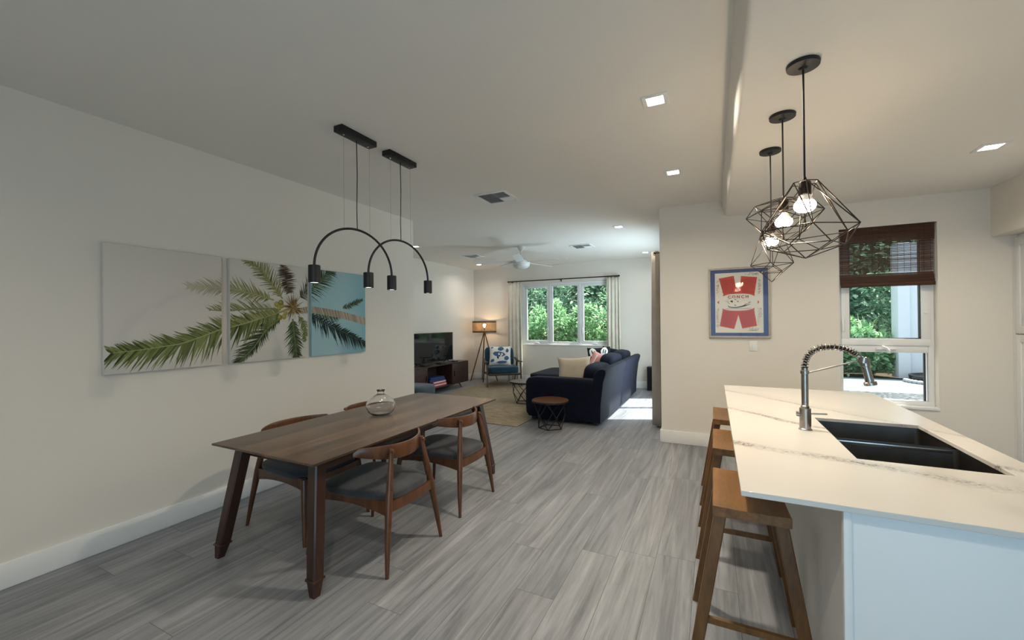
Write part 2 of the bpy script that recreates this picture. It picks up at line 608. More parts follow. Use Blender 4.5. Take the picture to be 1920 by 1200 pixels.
struct('floor', MB().box(-6.0, 3.2, YB - 0.2, YK + .16, -0.12, 0.0).box(-6.0, -.43, YK + .16, 9.6, -0.12, 0.0), MT['floor'])
struct('ceiling', MB().box(-6.0, 3.2, YB - 0.2, YK + .16, CZ, CZ + 0.12).box(-6.0, -.43, YK + .16, 9.6, CZ, CZ + 0.12), MT['ceil'])
# lowered kitchen ceiling with its slightly splayed, round-cornered edge
pts = [(0.098, CZ), (0.130, 2.728)]
for k in range(0, 7):
    a = pi + (pi / 2) * k / 6
    pts.append((0.158 + 0.028 * cos(a), 2.728 + 0.028 * sin(a)))
pts += [(XR + 0.1, KZ), (XR + 0.1, CZ)]
struct('ceiling_kitchen', MB().prism(pts, 'y', YB, YK), MT['ceil'], None, 40)

struct('wall_left', MB().box(XL - 0.14, XL, YB, 4.44, 0, CZ).box(-5.9, XL - 0.14, 4.30, 4.44, 0, CZ), MT['wall'])
struct('wall_living_left', MB().box(XLL - 0.14, XLL, 4.44, YF + 0.16, 0, CZ), MT['wall'])
# far wall with window opening
WX0, WX1, WZ0, WZ1 = -4.33, -2.10, 0.925, 2.44
m = MB()
m.box(XLL, WX0, YF, YF + 0.16, 0, CZ).box(WX1, -0.43, YF, YF + 0.16, 0, CZ)
m.box(WX0, WX1, YF, YF + 0.16, 0, WZ0).box(WX0, WX1, YF, YF + 0.16, WZ1, CZ)
struct('wall_far', m, MT['wall'])
# living room right wall with sliding door opening
DY0, DY1, DZ = 6.60, 8.62, 2.45
m = MB()
m.box(-0.59, -0.43, YK, DY0, 0, CZ).box(-0.59, -0.43, DY1, YF, 0, CZ).box(-0.59, -0.43, DY0, DY1, DZ, CZ)
struct('wall_living_right', m, MT['wall'])
# kitchen wall facing the camera with window opening
KX0, KX1, KW0, KW1 = 1.19, 1.953, 0.612, 2.435
m = MB()
m.box(-0.43, KX0, YK, YK + 0.16, 0, CZ).box(KX1, XR + 0.15, YK, YK + 0.16, 0, CZ)
m.box(KX0, KX1, YK, YK + 0.16, 0, KW0).box(KX0, KX1, YK, YK + 0.16, KW1, CZ)
struct('wall_kitchen', m, MT['wall'])
struct('wall_right', MB().box(XR, XR + 0.15, YB, YK, 0, CZ), MT['wall'])
# wall behind the camera, with a wide glazed opening
m = MB()
m.box(-3.8, -0.6, YB - 0.15, YB, 0, CZ).box(2.2, XR + 0.15, YB - 0.15, YB, 0, CZ).box(-0.6, 2.2, YB - 0.15, YB, 2.2, CZ)
struct('wall_back', m, MT['wall'])
# soffit above the pantry
struct('trim_soffit', MB().box(2.32, XR, -0.5, YK, 2.245, KZ), MT['wall'])

BH, BT = 0.152, 0.016


def bb(name, x0, x1, y0, y1):
    struct(name, MB().rbox(x0, x1, y0, y1, 0.0005, BH, 0.005, 2), MT['white'], None, 40)


bb('baseboard_left', XL, XL + BT, YB, 4.44)
bb('baseboard_left_return', -5.75, XL + BT, 4.44, 4.44 + BT)
bb('baseboard_living_left', XLL, XLL + BT, 4.46, YF)
bb('baseboard_far', XLL + BT, -0.59, YF - BT, YF)
bb('baseboard_kitchen', -0.606, 2.46, YK - BT, YK)
bb('baseboard_living_right', -0.606, -0.59, YK, DY0)
bb('baseboard_living_right_far', -0.606, -0.59, DY1, YF - BT)


def frame(m, x0, x1, z0, z1, w, y0, y1, r=0.004):
    m.rbox(x0, x1, y0, y1, z0, z0 + w, r)
    m.rbox(x0, x1, y0, y1, z1 - w, z1, r)
    m.rbox(x0, x0 + w, y0, y1, z0 + w, z1 - w, r)
    m.rbox(x1 - w, x1, y0, y1, z0 + w, z1 - w, r)
    return m


# ---- window_1: three lights in the far wall
w1 = bpy.data.objects.new('window_1', None)
C.objects.link(w1)
w1.location = (0, YF, 0)
w1['kind'] = 'structure'
m = MB()
frame(m, WX0, WX1, WZ0, WZ1, 0.05, 0.03, 0.12)
m.rbox(-3.625, -3.565, 0.03, 0.12, WZ0 + 0.05, WZ1 - 0.05, 0.004)
m.rbox(-2.875, -2.815, 0.03, 0.12, WZ0 + 0.05, WZ1 - 0.05, 0.004)
struct('window_frame', m, MT['vinyl'], w1, 40)
for a, b, t in ((WX0 + 0.05, -3.625, 0.058), (-3.565, -2.875, 0.03), (-2.815, WX1 - 0.05, 0.058)):
    s_ = struct('sash', frame(MB(), a + 0.002, b - 0.002, WZ0 + 0.052, WZ1 - 0.052, t, 0.04, 0.095), MT['vinyl'], w1, 40)
    struct('pane', MB().box(a + t - 0.005, b - t + 0.005, 0.068, 0.072, WZ0 + 0.05 + t - 0.005, WZ1 - 0.05 - t + 0.005), MT['pane'], s_)
    if t > 0.05:
        cx = (a + b) / 2
        struct('crank_handle', MB().rbox(cx - 0.06, cx + 0.06, 0.008, 0.038, WZ0 + 0.03, WZ0 + 0.052, 0.008).tube([(cx - 0.03, 0.005, WZ0 + 0.055), (cx + 0.04, -0.012, WZ0 + 0.065)], 0.007), MT['vinyl'], s_, 40)
        hx = b - 0.03 if a < -4 else a + 0.03
        struct('lock_lever', MB().rbox(hx - 0.008, hx + 0.008, 0.02, 0.042, 1.20, 1.34, 0.005), MT['vinyl'], s_, 40)
struct('sill', MB().rbox(WX0 - 0.0, WX1, -0.012, 0.03, WZ0 - 0.012, WZ0 + 0.012, 0.004), MT['white'], w1, 40)

# ---- window_2: kitchen window, opening sash over a fixed light
w2 = bpy.data.objects.new('window_2', None)
C.objects.link(w2)
w2.location = (0, YK, 0)
w2['kind'] = 'structure'
m = MB()
frame(m, KX0, KX1, KW0 + 0.012, KW1, 0.045, 0.085, 0.15)
m.rbox(KX0 + 0.045, KX1 - 0.045, 0.085, 0.15, 1.15, 1.235, 0.004)
struct('window_frame', m, MT['vinyl'], w2, 40)
s_ = struct('sash', frame(MB(), KX0 + 0.03, KX1 - 0.03, 1.222, KW1 - 0.03, 0.07, 0.072, 0.13), MT['vinyl'], w2, 40)
struct('sash_gasket', frame(MB(), KX0 + 0.092, KX1 - 0.092, 1.284, KW1 - 0.092, 0.016, 0.080, 0.126), MT['blackplastic'], s_, 0)
struct('pane', MB().box(KX0 + 0.095, KX1 - 0.095, 0.1, 0.104, 1.287, KW1 - 0.095), MT['pane'], s_)
struct('crank_handle', MB().rbox(1.50, 1.66, 0.052, 0.084, 1.180, 1.198, 0.006).tube([(1.545, 0.05, 1.215), (1.575, 0.035, 1.20), (1.60, 0.04, 1.165), (1.60, 0.06, 1.155)], 0.009), MT['vinyl'], s_, 40)
struct('latch', MB().rbox(1.222, 1.242, 0.055, 0.072, 1.36, 1.49, 0.006), MT['vinyl'], s_, 40)
struct('latch', MB().rbox(1.875, 1.905, 0.06, 0.072, 1.545, 1.553, 0.003), MT['vinyl'], s_, 40)
f_ = struct('fixed_light', frame(MB(), KX0 + 0.035, KX1 - 0.06, KW0 + 0.045, 1.165, 0.012, 0.098, 0.13), MT['blackplastic'], w2, 0)
struct('pane', MB().box(KX0 + 0.04, KX1 - 0.065, 0.11, 0.114, KW0 + 0.05, 1.16), MT['pane'], f_)
struct('sill', MB().rbox(KX0 + 0.0, KX1, -0.014, 0.085, KW0 - 0.012, KW0 + 0.014, 0.004), MT['white'], w2, 40)

# ---- door_1: glazed sliding door in the living room's right wall (sun comes through it)
d1_ = bpy.data.objects.new('door_1', None)
C.objects.link(d1_)
d1_.location = (-0.51, 0, 0)
d1_['kind'] = 'structure'
for a, b, xo in ((DY0, 7.66, 0.0), (7.56, DY1, 0.05)):
    m = MB()
    m.rbox(xo - 0.02, xo + 0.02, a, a + 0.075, 0.002, DZ, 0.004).rbox(xo - 0.02, xo + 0.02, b - 0.075, b, 0.002, DZ, 0.004)
    m.rbox(xo - 0.02, xo + 0.02, a + 0.075, b - 0.075, 0.002, 0.09, 0.004).rbox(xo - 0.02, xo + 0.02, a + 0.075, b - 0.075, DZ - 0.08, DZ, 0.004)
    p_ = struct('door_panel', m, MT['vinyl'], d1_, 40)
    struct('pane', MB().box(xo - 0.003, xo + 0.003, a + 0.07, b - 0.07, 0.085, DZ - 0.075), MT['pane'], p_)

# ================================================================== CEILING FIXTURES
def downlight(x, y, z, label, pw=None, col=(1.0, 0.885, 0.71)):
    t = thing('recessed_light', label, 'ceiling light', (x, y, z), 0, 'recessed ceiling lights')
    m = MB()
    frame3 = [(-0.078, -0.05), (0.05, 0.078)]
    for a, b in frame3:
        m.rbox(a, b, -0.078, 0.078, -0.006, 0.0, 0.002)
        m.rbox(-0.05, 0.05, a, b, -0.006, 0.0, 0.002)
    obj('trim_ring', m, MT['white'], t, 40)
    obj('diffuser', MB().rbox(-0.05, 0.05, -0.05, 0.05, -0.004, -0.0005, 0.001), MT['led'], t, 0)
    d = bpy.data.lights.new('downlight_lamp', 'AREA')
    d.shape = 'SQUARE'
    d.size = 0.1
    d.energy = pw or DL_POWER
    d.color = col
    d.spread = radians(150)
    o = bpy.data.objects.new('lamp', d)
    C.objects.link(o)
    o.parent = t
    o.location = (0, 0, -0.008)
    return t


DL_POWER = 14.0
downlight(-0.315, 2.73, CZ, 'square recessed ceiling light nearest the lowered kitchen ceiling, foremost in view', 36)
downlight(-0.325, 4.133, CZ, 'square recessed ceiling light just in front of the wall with the framed poster', 11)
downlight(-1.242, 6.146, CZ, 'small recessed ceiling light between the large vent and the grey curtain')
downlight(-1.23, 8.712, CZ, 'far recessed ceiling light near the top of the grey curtain', 2.5, (1, .97, .93))
downlight(-5.067, 8.56, CZ, 'recessed ceiling light in the far left corner above the tripod lamp', 6, (1, .97, .93))
downlight(-4.86, 5.95, CZ, 'recessed ceiling light glinting behind the farther arched pendant', 6, (1, .97, .93))
downlight(1.767, 4.08, KZ, 'recessed light in the lowered kitchen ceiling near the pantry')

downlight(-2.35, -0.35, CZ, 'unseen ceiling light added to brighten the dining area, behind the camera on the dining wall side', 9)  # added fill lamp out of view, warms and brightens the dining side
downlight(-0.6, 0.2, CZ, 'unseen ceiling light added above the camera to brighten the dining area', 16)  # second added lamp, outside the frame, lifts the dining area's brightness


def vent(x, y, w, label):
    t = thing('ceiling_vent', label, 'air vent', (x, y, CZ), 0, 'ceiling air vents')
    h = w / 2
    m = MB()
    for sgn in (-1, 1):
        m.rbox(-h, h, sgn * h - 0.018, sgn * h + 0.018, -0.010, 0.0, 0.003)
        m.rbox(sgn * h - 0.018, sgn * h + 0.018, -h, h, -0.010, 0.0, 0.003)
    obj('frame', m, MT['white'], t, 40)
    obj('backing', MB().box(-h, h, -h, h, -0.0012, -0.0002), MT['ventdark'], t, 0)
    m = MB()
    n = 9
    for k in range(n):
        q = -h + 0.03 + (h * 0.9) * k / (n - 1) * 1.0
        # louvers running both ways: one half along x, other half along y
        m.add([(0.02, q, -0.0105), (h - 0.02, q, -0.0105), (h - 0.02, q + 0.013, -0.002), (0.02, q + 0.013, -0.002)], [(0, 1, 2, 3)])
        m.add([(q, 0.012, -0.002), (q, h - 0.02, -0.002), (q + 0.013, h - 0.02, -0.0105), (q + 0.013, 0.012, -0.0105)], [(0, 1, 2, 3)])
        m.add([(q, -h + 0.02, -0.002), (q, -0.012, -0.002), (q + 0.013, -0.012, -0.0105), (q + 0.013, -h + 0.02, -0.0105)], [(0, 1, 2, 3)])
        p2 = 0.02 + (h - 0.06) * k / (n - 1)
        m.add([(p2, 0.012, -0.0105), (p2, h - 0.02, -0.0105), (p2 + 0.013, h - 0.02, -0.002), (p2 + 0.013, 0.012, -0.002)], [(0, 1, 2, 3)])
    obj('louvers', m, MT['fanwhite'], t, 0, True, 0.0012)


vent(-2.155, 4.045, 0.36, 'large square ceiling vent above the dining area, nearest the arched pendants')
vent(-2.17, 7.41, 0.36, 'square ceiling vent to the right of the ceiling fan')
vent(-4.53, 7.43, 0.34, 'square ceiling vent to the left of the ceiling fan')

# ---- ceiling fan
t = thing('ceiling_fan', 'white five-blade ceiling fan with short rod and domed hub over the living room', 'ceiling fan', (-3.173, 6.887, CZ))
obj('canopy', MB().lathe([(0.075, 0), (0.075, -0.015), (0.055, -0.055), (0.025, -0.085), (0.014, -0.09)], 24), MT['fanwhite'], t)
obj('rod', MB().tube([(0, 0, -0.06), (0, 0, -0.2)], 0.013, 12), MT['fanwhite'], t)
obj('motor_housing', MB().lathe([(0.014, -0.175), (0.035, -0.185), (0.05, -0.22), (0.11, -0.24), (0.155, -0.27), (0.16, -0.31), (0.15, -0.32)], 32), MT['fanwhite'], t)
obj('light_bowl', MB().lathe([(0.152, -0.318), (0.158, -0.335), (0.15, -0.365), (0.11, -0.40), (0.05, -0.415), (0.001, -0.417)], 32), MT['fanwhite'], t)
for k in range(5):
    a = radians(-26 + 26.1 + 72 * k)
    M_ = Matrix.Rotation(a, 4, 'Z') @ Matrix.Translation((0, 0, -0.29))
    m = MB()
    secs = [(0.10, 0.055, 0.012), (0.20, 0.062, 0.008), (0.40, 0.072, 0.006), (0.65, 0.068, 0.006), (0.82, 0.058, 0.005), (0.88, 0.045, 0.004)]
    rings = []
    for x, hw, th in secs:
        tl = 0.20
        R = []
        for s1, s2 in ((-1, -1), (1, -1), (1, 1), (-1, 1)):
            yy = s1 * hw + 0.01 * (x - 0.1)
            R.append((x, yy, s1 * hw * tl + s2 * th / 2))
        rings.append(R)
    m.loft(rings, True, False, 0, M_)
    obj('blade', m, MT['fanwhite'], t, 30)

# ================================================================== PENDANT LIGHTS
ARX = -2.345


def arc_pendant(yc, label):
    t = thing('arc_pendant', label, 'pendant light', (ARX, yc, CZ), 0, 'arched pendants above the dining table')
    cp = obj('canopy', MB().rbox(-0.042, 0.042, -0.165, 0.165, -0.043, -0.0005, 0.003), MT['black'], t)
    for y in (-0.115, 0.115):
        obj('cable_anchor', MB().lathe([(0.008, -0.043), (0.008, -0.05), (0.003, -0.055)], 12, c=(0, y, 0)), MT['chrome'], cp)
    rz, ra, zc = 0.305, 0.361, 1.882 - CZ
    P = [(0, -ra * cos(pi * k / 40), zc + rz * sin(pi * k / 40)) for k in range(41)]
    obj('arch', MB().tube([(0, -ra, zc - 0.02)] + P + [(0, ra, zc - 0.02)], 0.0085, 10, ref=(1, 0, 0)), MT['black'], t)

    def top(y):
        return zc + rz * sqrt(max(0, 1 - (y / ra) ** 2))
    for y in (-0.115, 0.128):
        obj('suspension_cable', MB().tube([(0, y, -0.045), (0, y, top(y))], 0.0013, 6), MT['chrome'], t)
    obj('power_cord', MB().tube([(0, 0.003, -0.04), (0.002, 0.006, -0.3), (-0.002, 0.003, -0.55), (0, 0.005, top(0))], 0.0032, 8), MT['black'], t)
    for y in (-ra, ra):
        h = obj('lamp_head', MB().lathe([(0.009, 0.006), (0.034, 0.006), (0.037, 0.003), (0.037, -0.108), (0.034, -0.110), (0.033, -0.104), (0.001, -0.103)], 28, c=(0, y, zc - 0.004)), MT['black'], t)
        obj('diffuser', MB().lathe([(0.032, 0), (0.032, -0.004), (0.001, -0.004)], 24, c=(0, y, zc - 0.106)), MT['ledsmall'], h)
        d = bpy.data.lights.new('head_lamp', 'SPOT')
        d.energy = 7
        d.spot_size = radians(95)
        d.spot_blend = 0.7
        d.shadow_soft_size = 0.03
        d.color = (1.0, 0.95, 0.88)
        o = bpy.data.objects.new('lamp', d)
        C.objects.link(o)
        o.parent = t
        o.location = (0, y, zc - 0.125)


arc_pendant(2.211, 'black arched two-head pendant hanging nearer the camera over the dining table')
arc_pendant(2.682, 'black arched two-head pendant hanging farther away over the dining table')


def cage_pendant(x, y, zs, rings, label, bz):
    """rings: list of (radius, z, n, phase); zs = socket top"""
    t = thing('cage_pendant', label, 'pendant light', (x, y, KZ), 0, 'wire cage pendants above the kitchen island')
    obj('canopy', MB().lathe([(0.001, 0), (0.066, -0.0), (0.068, -0.004), (0.066, -0.018), (0.02, -0.021), (0.012, -0.03), (0.001, -0.03)], 32), MT['black'], t)
    obj('cord', MB().tube([(0, 0, -0.02), (0, 0, zs - KZ + 0.002)], 0.0045, 8), MT['black'], t)
    z0 = zs - KZ
    obj('socket', MB().lathe([(0.006, 0.02), (0.010, 0.005), (0.022, 0.0), (0.026, -0.008), (0.026, -0.062), (0.023, -0.066), (0.001, -0.066)], 24, c=(0, 0, z0)), MT['wire'], t)
    b = obj('bulb', MB().lathe([(0.024, -0.088), (0.036, -0.094), (0.043, -0.104), (0.045, -0.114), (0.041, -0.128), (0.028, -0.140), (0.012, -0.144), (0.001, -0.1445)], 24, c=(0, 0, z0 + bz)), MT['bulb'], t)
    obj('bulb_neck', MB().lathe([(0.018, -0.06), (0.024, -0.066), (0.031, -0.085), (0.036, -0.0935)], 24, c=(0, 0, z0 + bz)), MT['collar'], b)
    m = MB()
    W_ = 0.0024
    V = []
    for r, z, n, ph in rings:
        if r == 0:
            V.append([(0, 0, z - KZ)])
        else:
            V.append([(r * cos(2 * pi * (k + ph) / n + 0.35), r * sin(2 * pi * (k + ph) / n + 0.35), z - KZ) for k in range(n)])

    def edge(a, b_):
        m.tube([a, b_], W_, 6)
    for i, R in enumerate(V):
        if len(R) > 1:
            for k in range(len(R)):
                edge(R[k], R[(k + 1) % len(R)])
        if i + 1 < len(V):
            Q = V[i + 1]
            for k in range(max(len(R), len(Q))):
                if len(R) == 1 or len(Q) == 1:
                    edge(R[k % len(R)], Q[k % len(Q)])
                elif len(R) == len(Q):
                    edge(R[k], Q[k])
                    ph = rings[i + 1][3] - rings[i][3]
                    edge(R[k], Q[(k - 1) % len(Q)] if ph > 0 else Q[(k + 1) % len(Q)])
    obj('wire_cage', m, MT['wire'], t)
    return t


cage_pendant(0.391, 2.336, 2.145, [(0.052, 2.138, 6, 0.13), (0.208, 1.910, 6, 0.13), (0.150, 1.838, 6, 0.63), (0, 1.785, 1, 0)],
             'largest and nearest black wire cage pendant, diamond shaped, over the kitchen island', 0.0)
cage_pendant(0.377, 2.872, 2.205, [(0.045, 2.205, 6, 0), (0.158, 2.168, 6, 0), (0.193, 2.118, 6, 0.5), (0.125, 2.02, 6, 1.0), (0.0, 1.955, 1, 0)],
             'flat saucer shaped black wire cage pendant in the middle of the three over the island', -0.02)
cage_pendant(0.375, 3.43, 2.185, [(0.028, 2.165, 4, -.33), (0.072, 2.078, 4, -.33), (0.130, 1.890, 4, -.33), (0.090, 1.835, 4, 0.17), (0, 1.765, 1, 0)],
             'smallest and farthest black wire cage pendant, tall lantern shaped, over the island', -0.02)
# ================================================================== DINING TABLE
TC = (-2.432, 2.565)
TT = 0.735
t = thing('dining_table', 'long dark walnut dining table with splayed square legs and thin sharp-edged top', 'table', (TC[0], TC[1], 0))
hx, hy = 0.478, 1.038
m = MB()
m.loft([[(-hx + .05, -hy + .05, TT - .034), (hx - .05, -hy + .05, TT - .034), (hx - .05, hy - .05, TT - .034), (-hx + .05, hy - .05, TT - .034)],
        [(-hx, -hy, TT - .012), (hx, -hy, TT - .012), (hx, hy, TT - .012), (-hx, hy, TT - .012)],
        [(-hx, -hy, TT - .001), (hx, -hy, TT - .001), (hx, hy, TT - .001), (-hx, hy, TT - .001)],
        [(-hx + .001, -hy + .001, TT), (hx - .001, -hy + .001, TT), (hx - .001, hy - .001, TT), (-hx + .001, hy - .001, TT)]])
obj('tabletop', m, MT['table'], t, 20)
m = MB()
for s_ in (-1, 1):
    m.rbox(-hx + .11, hx - .11, s_ * (hy - .145) - .011, s_ * (hy - .145) + .011, TT - .095, TT - .034, .003)
    m.rbox(s_ * (hx - .115) - .011, s_ * (hx - .115) + .011, -hy + .15, hy - .15, TT - .095, TT - .034, .003)
obj('apron', m, MT['tableleg'], t, 40)
for sx_ in (-1, 1):
    for sy_ in (-1, 1):
        foot = Vector((sx_ * 0.447, sy_ * 1.011, 0))
        top = Vector((sx_ * 0.347, sy_ * 0.911, TT - 0.034))
        m = MB()

        def ring(tt, h, ch=0.2):
            p = foot.lerp(top, tt)
            c = h * ch
            return [p + Vector(q) for q in ((h, h - c, 0), (h - c, h, 0), (-h + c, h, 0), (-h, h - c, 0), (-h, -h + c, 0), (-h + c, -h, 0), (h - c, -h, 0), (h, -h + c, 0))]
        m.loft([ring(0, .021), ring(.115, .033), ring(.118, .0335), ring(.5, .036), ring(1.0, .037)])
        lg = obj('leg', m, MT['tableleg'], t, 25)
        obj('ferrule', MB().loft([ring(.117, .036), ring(.122, .041), ring(.128, .041), ring(.133, .036)]), MT['tableleg'], lg, 25)

# ---- dining chairs
def build_chair(loc, rz, label):
    t = thing('dining_chair', label, 'chair', (loc[0], loc[1], 0), rz, 'dining chairs around the walnut table')
    W_ = MT['chair']

    def leg(pts):
        return MB().tube([p[:3] for p in pts], [p[3] for p in pts], 12)
    for s_ in (-1, 1):
        l = obj('back_leg', leg([(s_ * .265, -.335, 0, .011), (s_ * .237, -.316, .20, .0185), (s_ * .205, -.297, .40, .0235), (s_ * .190, -.290, .48, .022), (s_ * .150, -.268, .69, .014), (s_ * .148, -.266, .722, .0125)]), W_, t)
        obj('peg', MB().tube([(s_ * .150, -.29, .706), (s_ * .150, -.262, .706)], [.011, .013], 12), W_, l)
        obj('front_leg', leg([(s_ * .285, .325, 0, .011), (s_ * .262, .295, .22, .018), (s_ * .238, .265, .405, .023), (s_ * .236, .262, .425, .0225)]), W_, t)
        # side rail: arched underside
        P = [(s_ * (.205 + .033 * q), -.297 + .562 * q, .392 + .018 * q) for q in [k / 8 for k in range(9)]]
        secs = []
        for k in range(9):
            q = k / 8
            hh = .024 + .022 * (2 * q - 1) ** 2
            secs.append([(-.011, -hh * 1.3), (.011, -hh * 1.3), (.012, .026), (-.012, .026)])
        obj('side_rail', MB().sweep(P, secs), W_, t, 40)
    obj('back_rail', MB().sweep([(-.205 + .41 * k / 6, -.297 - .018 * (1 - (2 * k / 6 - 1) ** 2), .385) for k in range(7)], [[(-.011, -.03), (.011, -.03), (.011, .032), (-.011, .032)]] * 7), W_, t, 40)
    obj('front_rail', MB().sweep([(-.238 + .476 * k / 6, .265 + .02 * (1 - (2 * k / 6 - 1) ** 2), .405) for k in range(7)], [[(-.011, -.025), (.011, -.025), (.011, .02), (-.011, .02)]] * 7), W_, t, 40)

    def fn(v):
        wid = .80 + .20 * (v.y * .5 + .5)
        dome = 1 - .45 * (abs(v.x) ** 2 + abs(v.y) ** 2) / 2
        return Vector((v.x * wid, v.y, v.z * (dome if v.z > 0 else 1)))
    obj('seat', MB().sq((0, -.015, .438), (.268, .298, .040), 5, 12, fn=fn), MT['charcoal'], t, 60)
    # curved backrest, tips sweeping forward
    P, secs = [], []
    for k in range(25):
        x = -.30 + .60 * k / 24
        q = abs(x) / .30
        P.append((x, -.277 + .17 * q ** 2.1, .690 + .004 * q))
        ed_ = 1.0 if k not in (0, 24) else .5
        h1 = .046 * ed_
        h2 = .046 * (1 - .95 * q ** 2.4) * ed_
        th = .0115 * (1 - .3 * q)
        secs.append([(-th, -h2), (th * .6, -h2), (th, -h2 * .6), (th, h1 * .7), (th * .5, h1), (-th * .6, h1), (-th, h1 * .7)])
    obj('backrest', MB().sweep(P, secs), W_, t, 50)
    return t


ch = build_chair((-2.068, 2.106), radians(90), 'dining chair on the open side of the table, nearest the camera')
dup(ch, (-2.098, 2.925, 0), radians(90), 'dining chair on the open side of the table, farther from the camera')
dup(ch, (-2.805, 2.15, 0), radians(-90), 'dining chair between table and wall, nearer the camera, under the palm canvases')
dup(ch, (-2.79, 2.89, 0), radians(-90), 'dining chair between table and wall, farther, mostly hidden behind the glass vase')

# ---- glass vase
m = MB()
prof = [(0.001, .004), (.035, .003), (.058, .006), (.078, .022), (.090, .047), (.0925, .062), (.088, .080), (.072, .100), (.052, .116), (.034, .128), (.0215, .136), (.020, .148), (.0265, .158), (.027, .160),
        (.0245, .1595), (.0178, .148), (.0185, .138), (.031, .126), (.049, .113), (.069, .098), (.0845, .079), (.089, .062), (.0865, .048), (.075, .025), (.056, .010), (.033, .0085), (.001, .009)]
m.lathe([(r * 1.3, z * 1.3) for r, z in prof], 48)
o = tag(obj('glass_vase', m, MT['glass'], None, 60), 'squat clear glass vase with narrow neck standing on the dining table', 'vase')
o.location = (-2.50, 2.60, TT + 0.0005)

# ================================================================== WALL ART (palm triptych)
PALM_COLS = {}


def vcol_mat():
    N = NT('palm_print_ink')
    a = N.n('ShaderNodeAttribute', attribute_name='ink')
    N.set(base=a.outputs['Color'], rough=0.7, spec=0.2)
    return N.mat


MT['palmink'] = vcol_mat()
CAN = [(1.255, 1.985), (2.048, 2.782), (2.826, 3.537)]
CZ0, CZ1 = 1.172, 2.056


def sky_print(name, stops):
    N = NT(name)
    v = N.coord()
    s_ = N.n('ShaderNodeSeparateXYZ')
    N.t.links.new(v, s_.inputs[0])
    cl = N.noise(v, 2.2, 4, 0.6)
    f = N.math('ADD', N.math('DIVIDE', s_.outputs[1], 0.75), N.math('MULTIPLY', N.math('SUBTRACT', cl, 0.5), 0.5))
    f = N.math('ADD', f, N.math('MULTIPLY', s_.outputs[2], -0.12))
    N.set(base=N.ramp(f, [(p, srgb(c)) for p, c in stops]), rough=0.75, spec=0.2)
    return N.mat


SKY = [sky_print('sky_print_pale', [(0.0, '#d3ccc3'), (0.6, '#d6cec4'), (1.0, '#d6cfc4')]),
       sky_print('sky_print_hazy', [(0.0, '#d2ccc2'), (0.7, '#cbcdc8'), (1.0, '#b6c6c6')]),
       sky_print('sky_print_teal', [(0.0, '#9fc0c5'), (0.4, '#86b0b8'), (1.0, '#6c9ca8')])]
polys = []  # (list of (y,z), colour)
rnd = random.Random(11)


def lerp3(a, b, q):
    return tuple(x + (y - x) * q for x, y in zip(a, b))


def along(pts, q):
    L = [sqrt((pts[i + 1][0] - pts[i][0]) ** 2 + (pts[i + 1][1] - pts[i][1]) ** 2) for i in range(len(pts) - 1)]
    d = q * sum(L)
    for i, l in enumerate(L):
        if d <= l or i == len(L) - 1:
            k = d / l
            a, b = pts[i], pts[i + 1]
            dx, dy = (b[0] - a[0]) / l, (b[1] - a[1]) / l
            return (a[0] + (b[0] - a[0]) * k, a[1] + (b[1] - a[1]) * k), (dx, dy)
        d -= l


def frond(pts, n, La, Lb, cols, spine, w=.0075, sweep=0.62, droop=0.0, fade=None, q0=.06, tip=.35):
    for k in range(n):
        q = q0 + (1 - q0) * k / (n - 1)
        p, d = along(pts, q)
        for s_, L in ((1, La), (-1, Lb)):
            if L <= 0:
                continue
            env = (0.45 + 0.55 * min(1, q / .25)) * (1 - (1 - tip) * max(0, (q - .55) / .45) ** 1.5)
            l = L * env * rnd.uniform(.75, 1.3)
            w_k = 1.2
            sw = sweep * rnd.uniform(.55, 1.45) + .5 * q
            nx, nz = -d[1] * s_, d[0] * s_
            dx, dz = nx + d[0] * sw, nz + d[1] * sw - droop
            e = sqrt(dx * dx + dz * dz)
            dx, dz = dx / e, dz / e
            ww = w * w_k * rnd.uniform(.7, 1.25)
            ox, oz = -dz * ww / 2, dx * ww / 2
            mid = (p[0] + dx * l * .5, p[1] + dz * l * .5)
            end = (p[0] + dx * l + rnd.uniform(-.01, .01), p[1] + dz * l - .06 * l)
            c = lerp3(cols[0], cols[1], rnd.random())
            if fade:
                c = lerp3(c, fade, max(0, min(.85, (q - .35) * 1.4)))
            polys.append(([(p[0] - ox, p[1] - oz), (mid[0] - ox * .9, mid[1] - oz * .9), end, (mid[0] + ox * .9, mid[1] + oz * .9), (p[0] + ox, p[1] + oz)], c))
    if spine:
        N_ = 24
        L1, L2 = [], []
        for k in range(N_):
            p, d = along(pts, k / (N_ - 1))
            hw = .008 * (1 - .8 * k / N_)
            L1.append((p[0] - d[1] * hw, p[1] + d[0] * hw))
            L2.append((p[0] + d[1] * hw, p[1] - d[0] * hw))
        for k in range(N_ - 1):
            polys.append(([L1[k], L1[k + 1], L2[k + 1], L2[k]], spine if not fade else lerp3(spine, fade, max(0, min(.8, (k / N_ - .3) * 1.2)))))


def cc(h):
    return srgb(h)[:3]


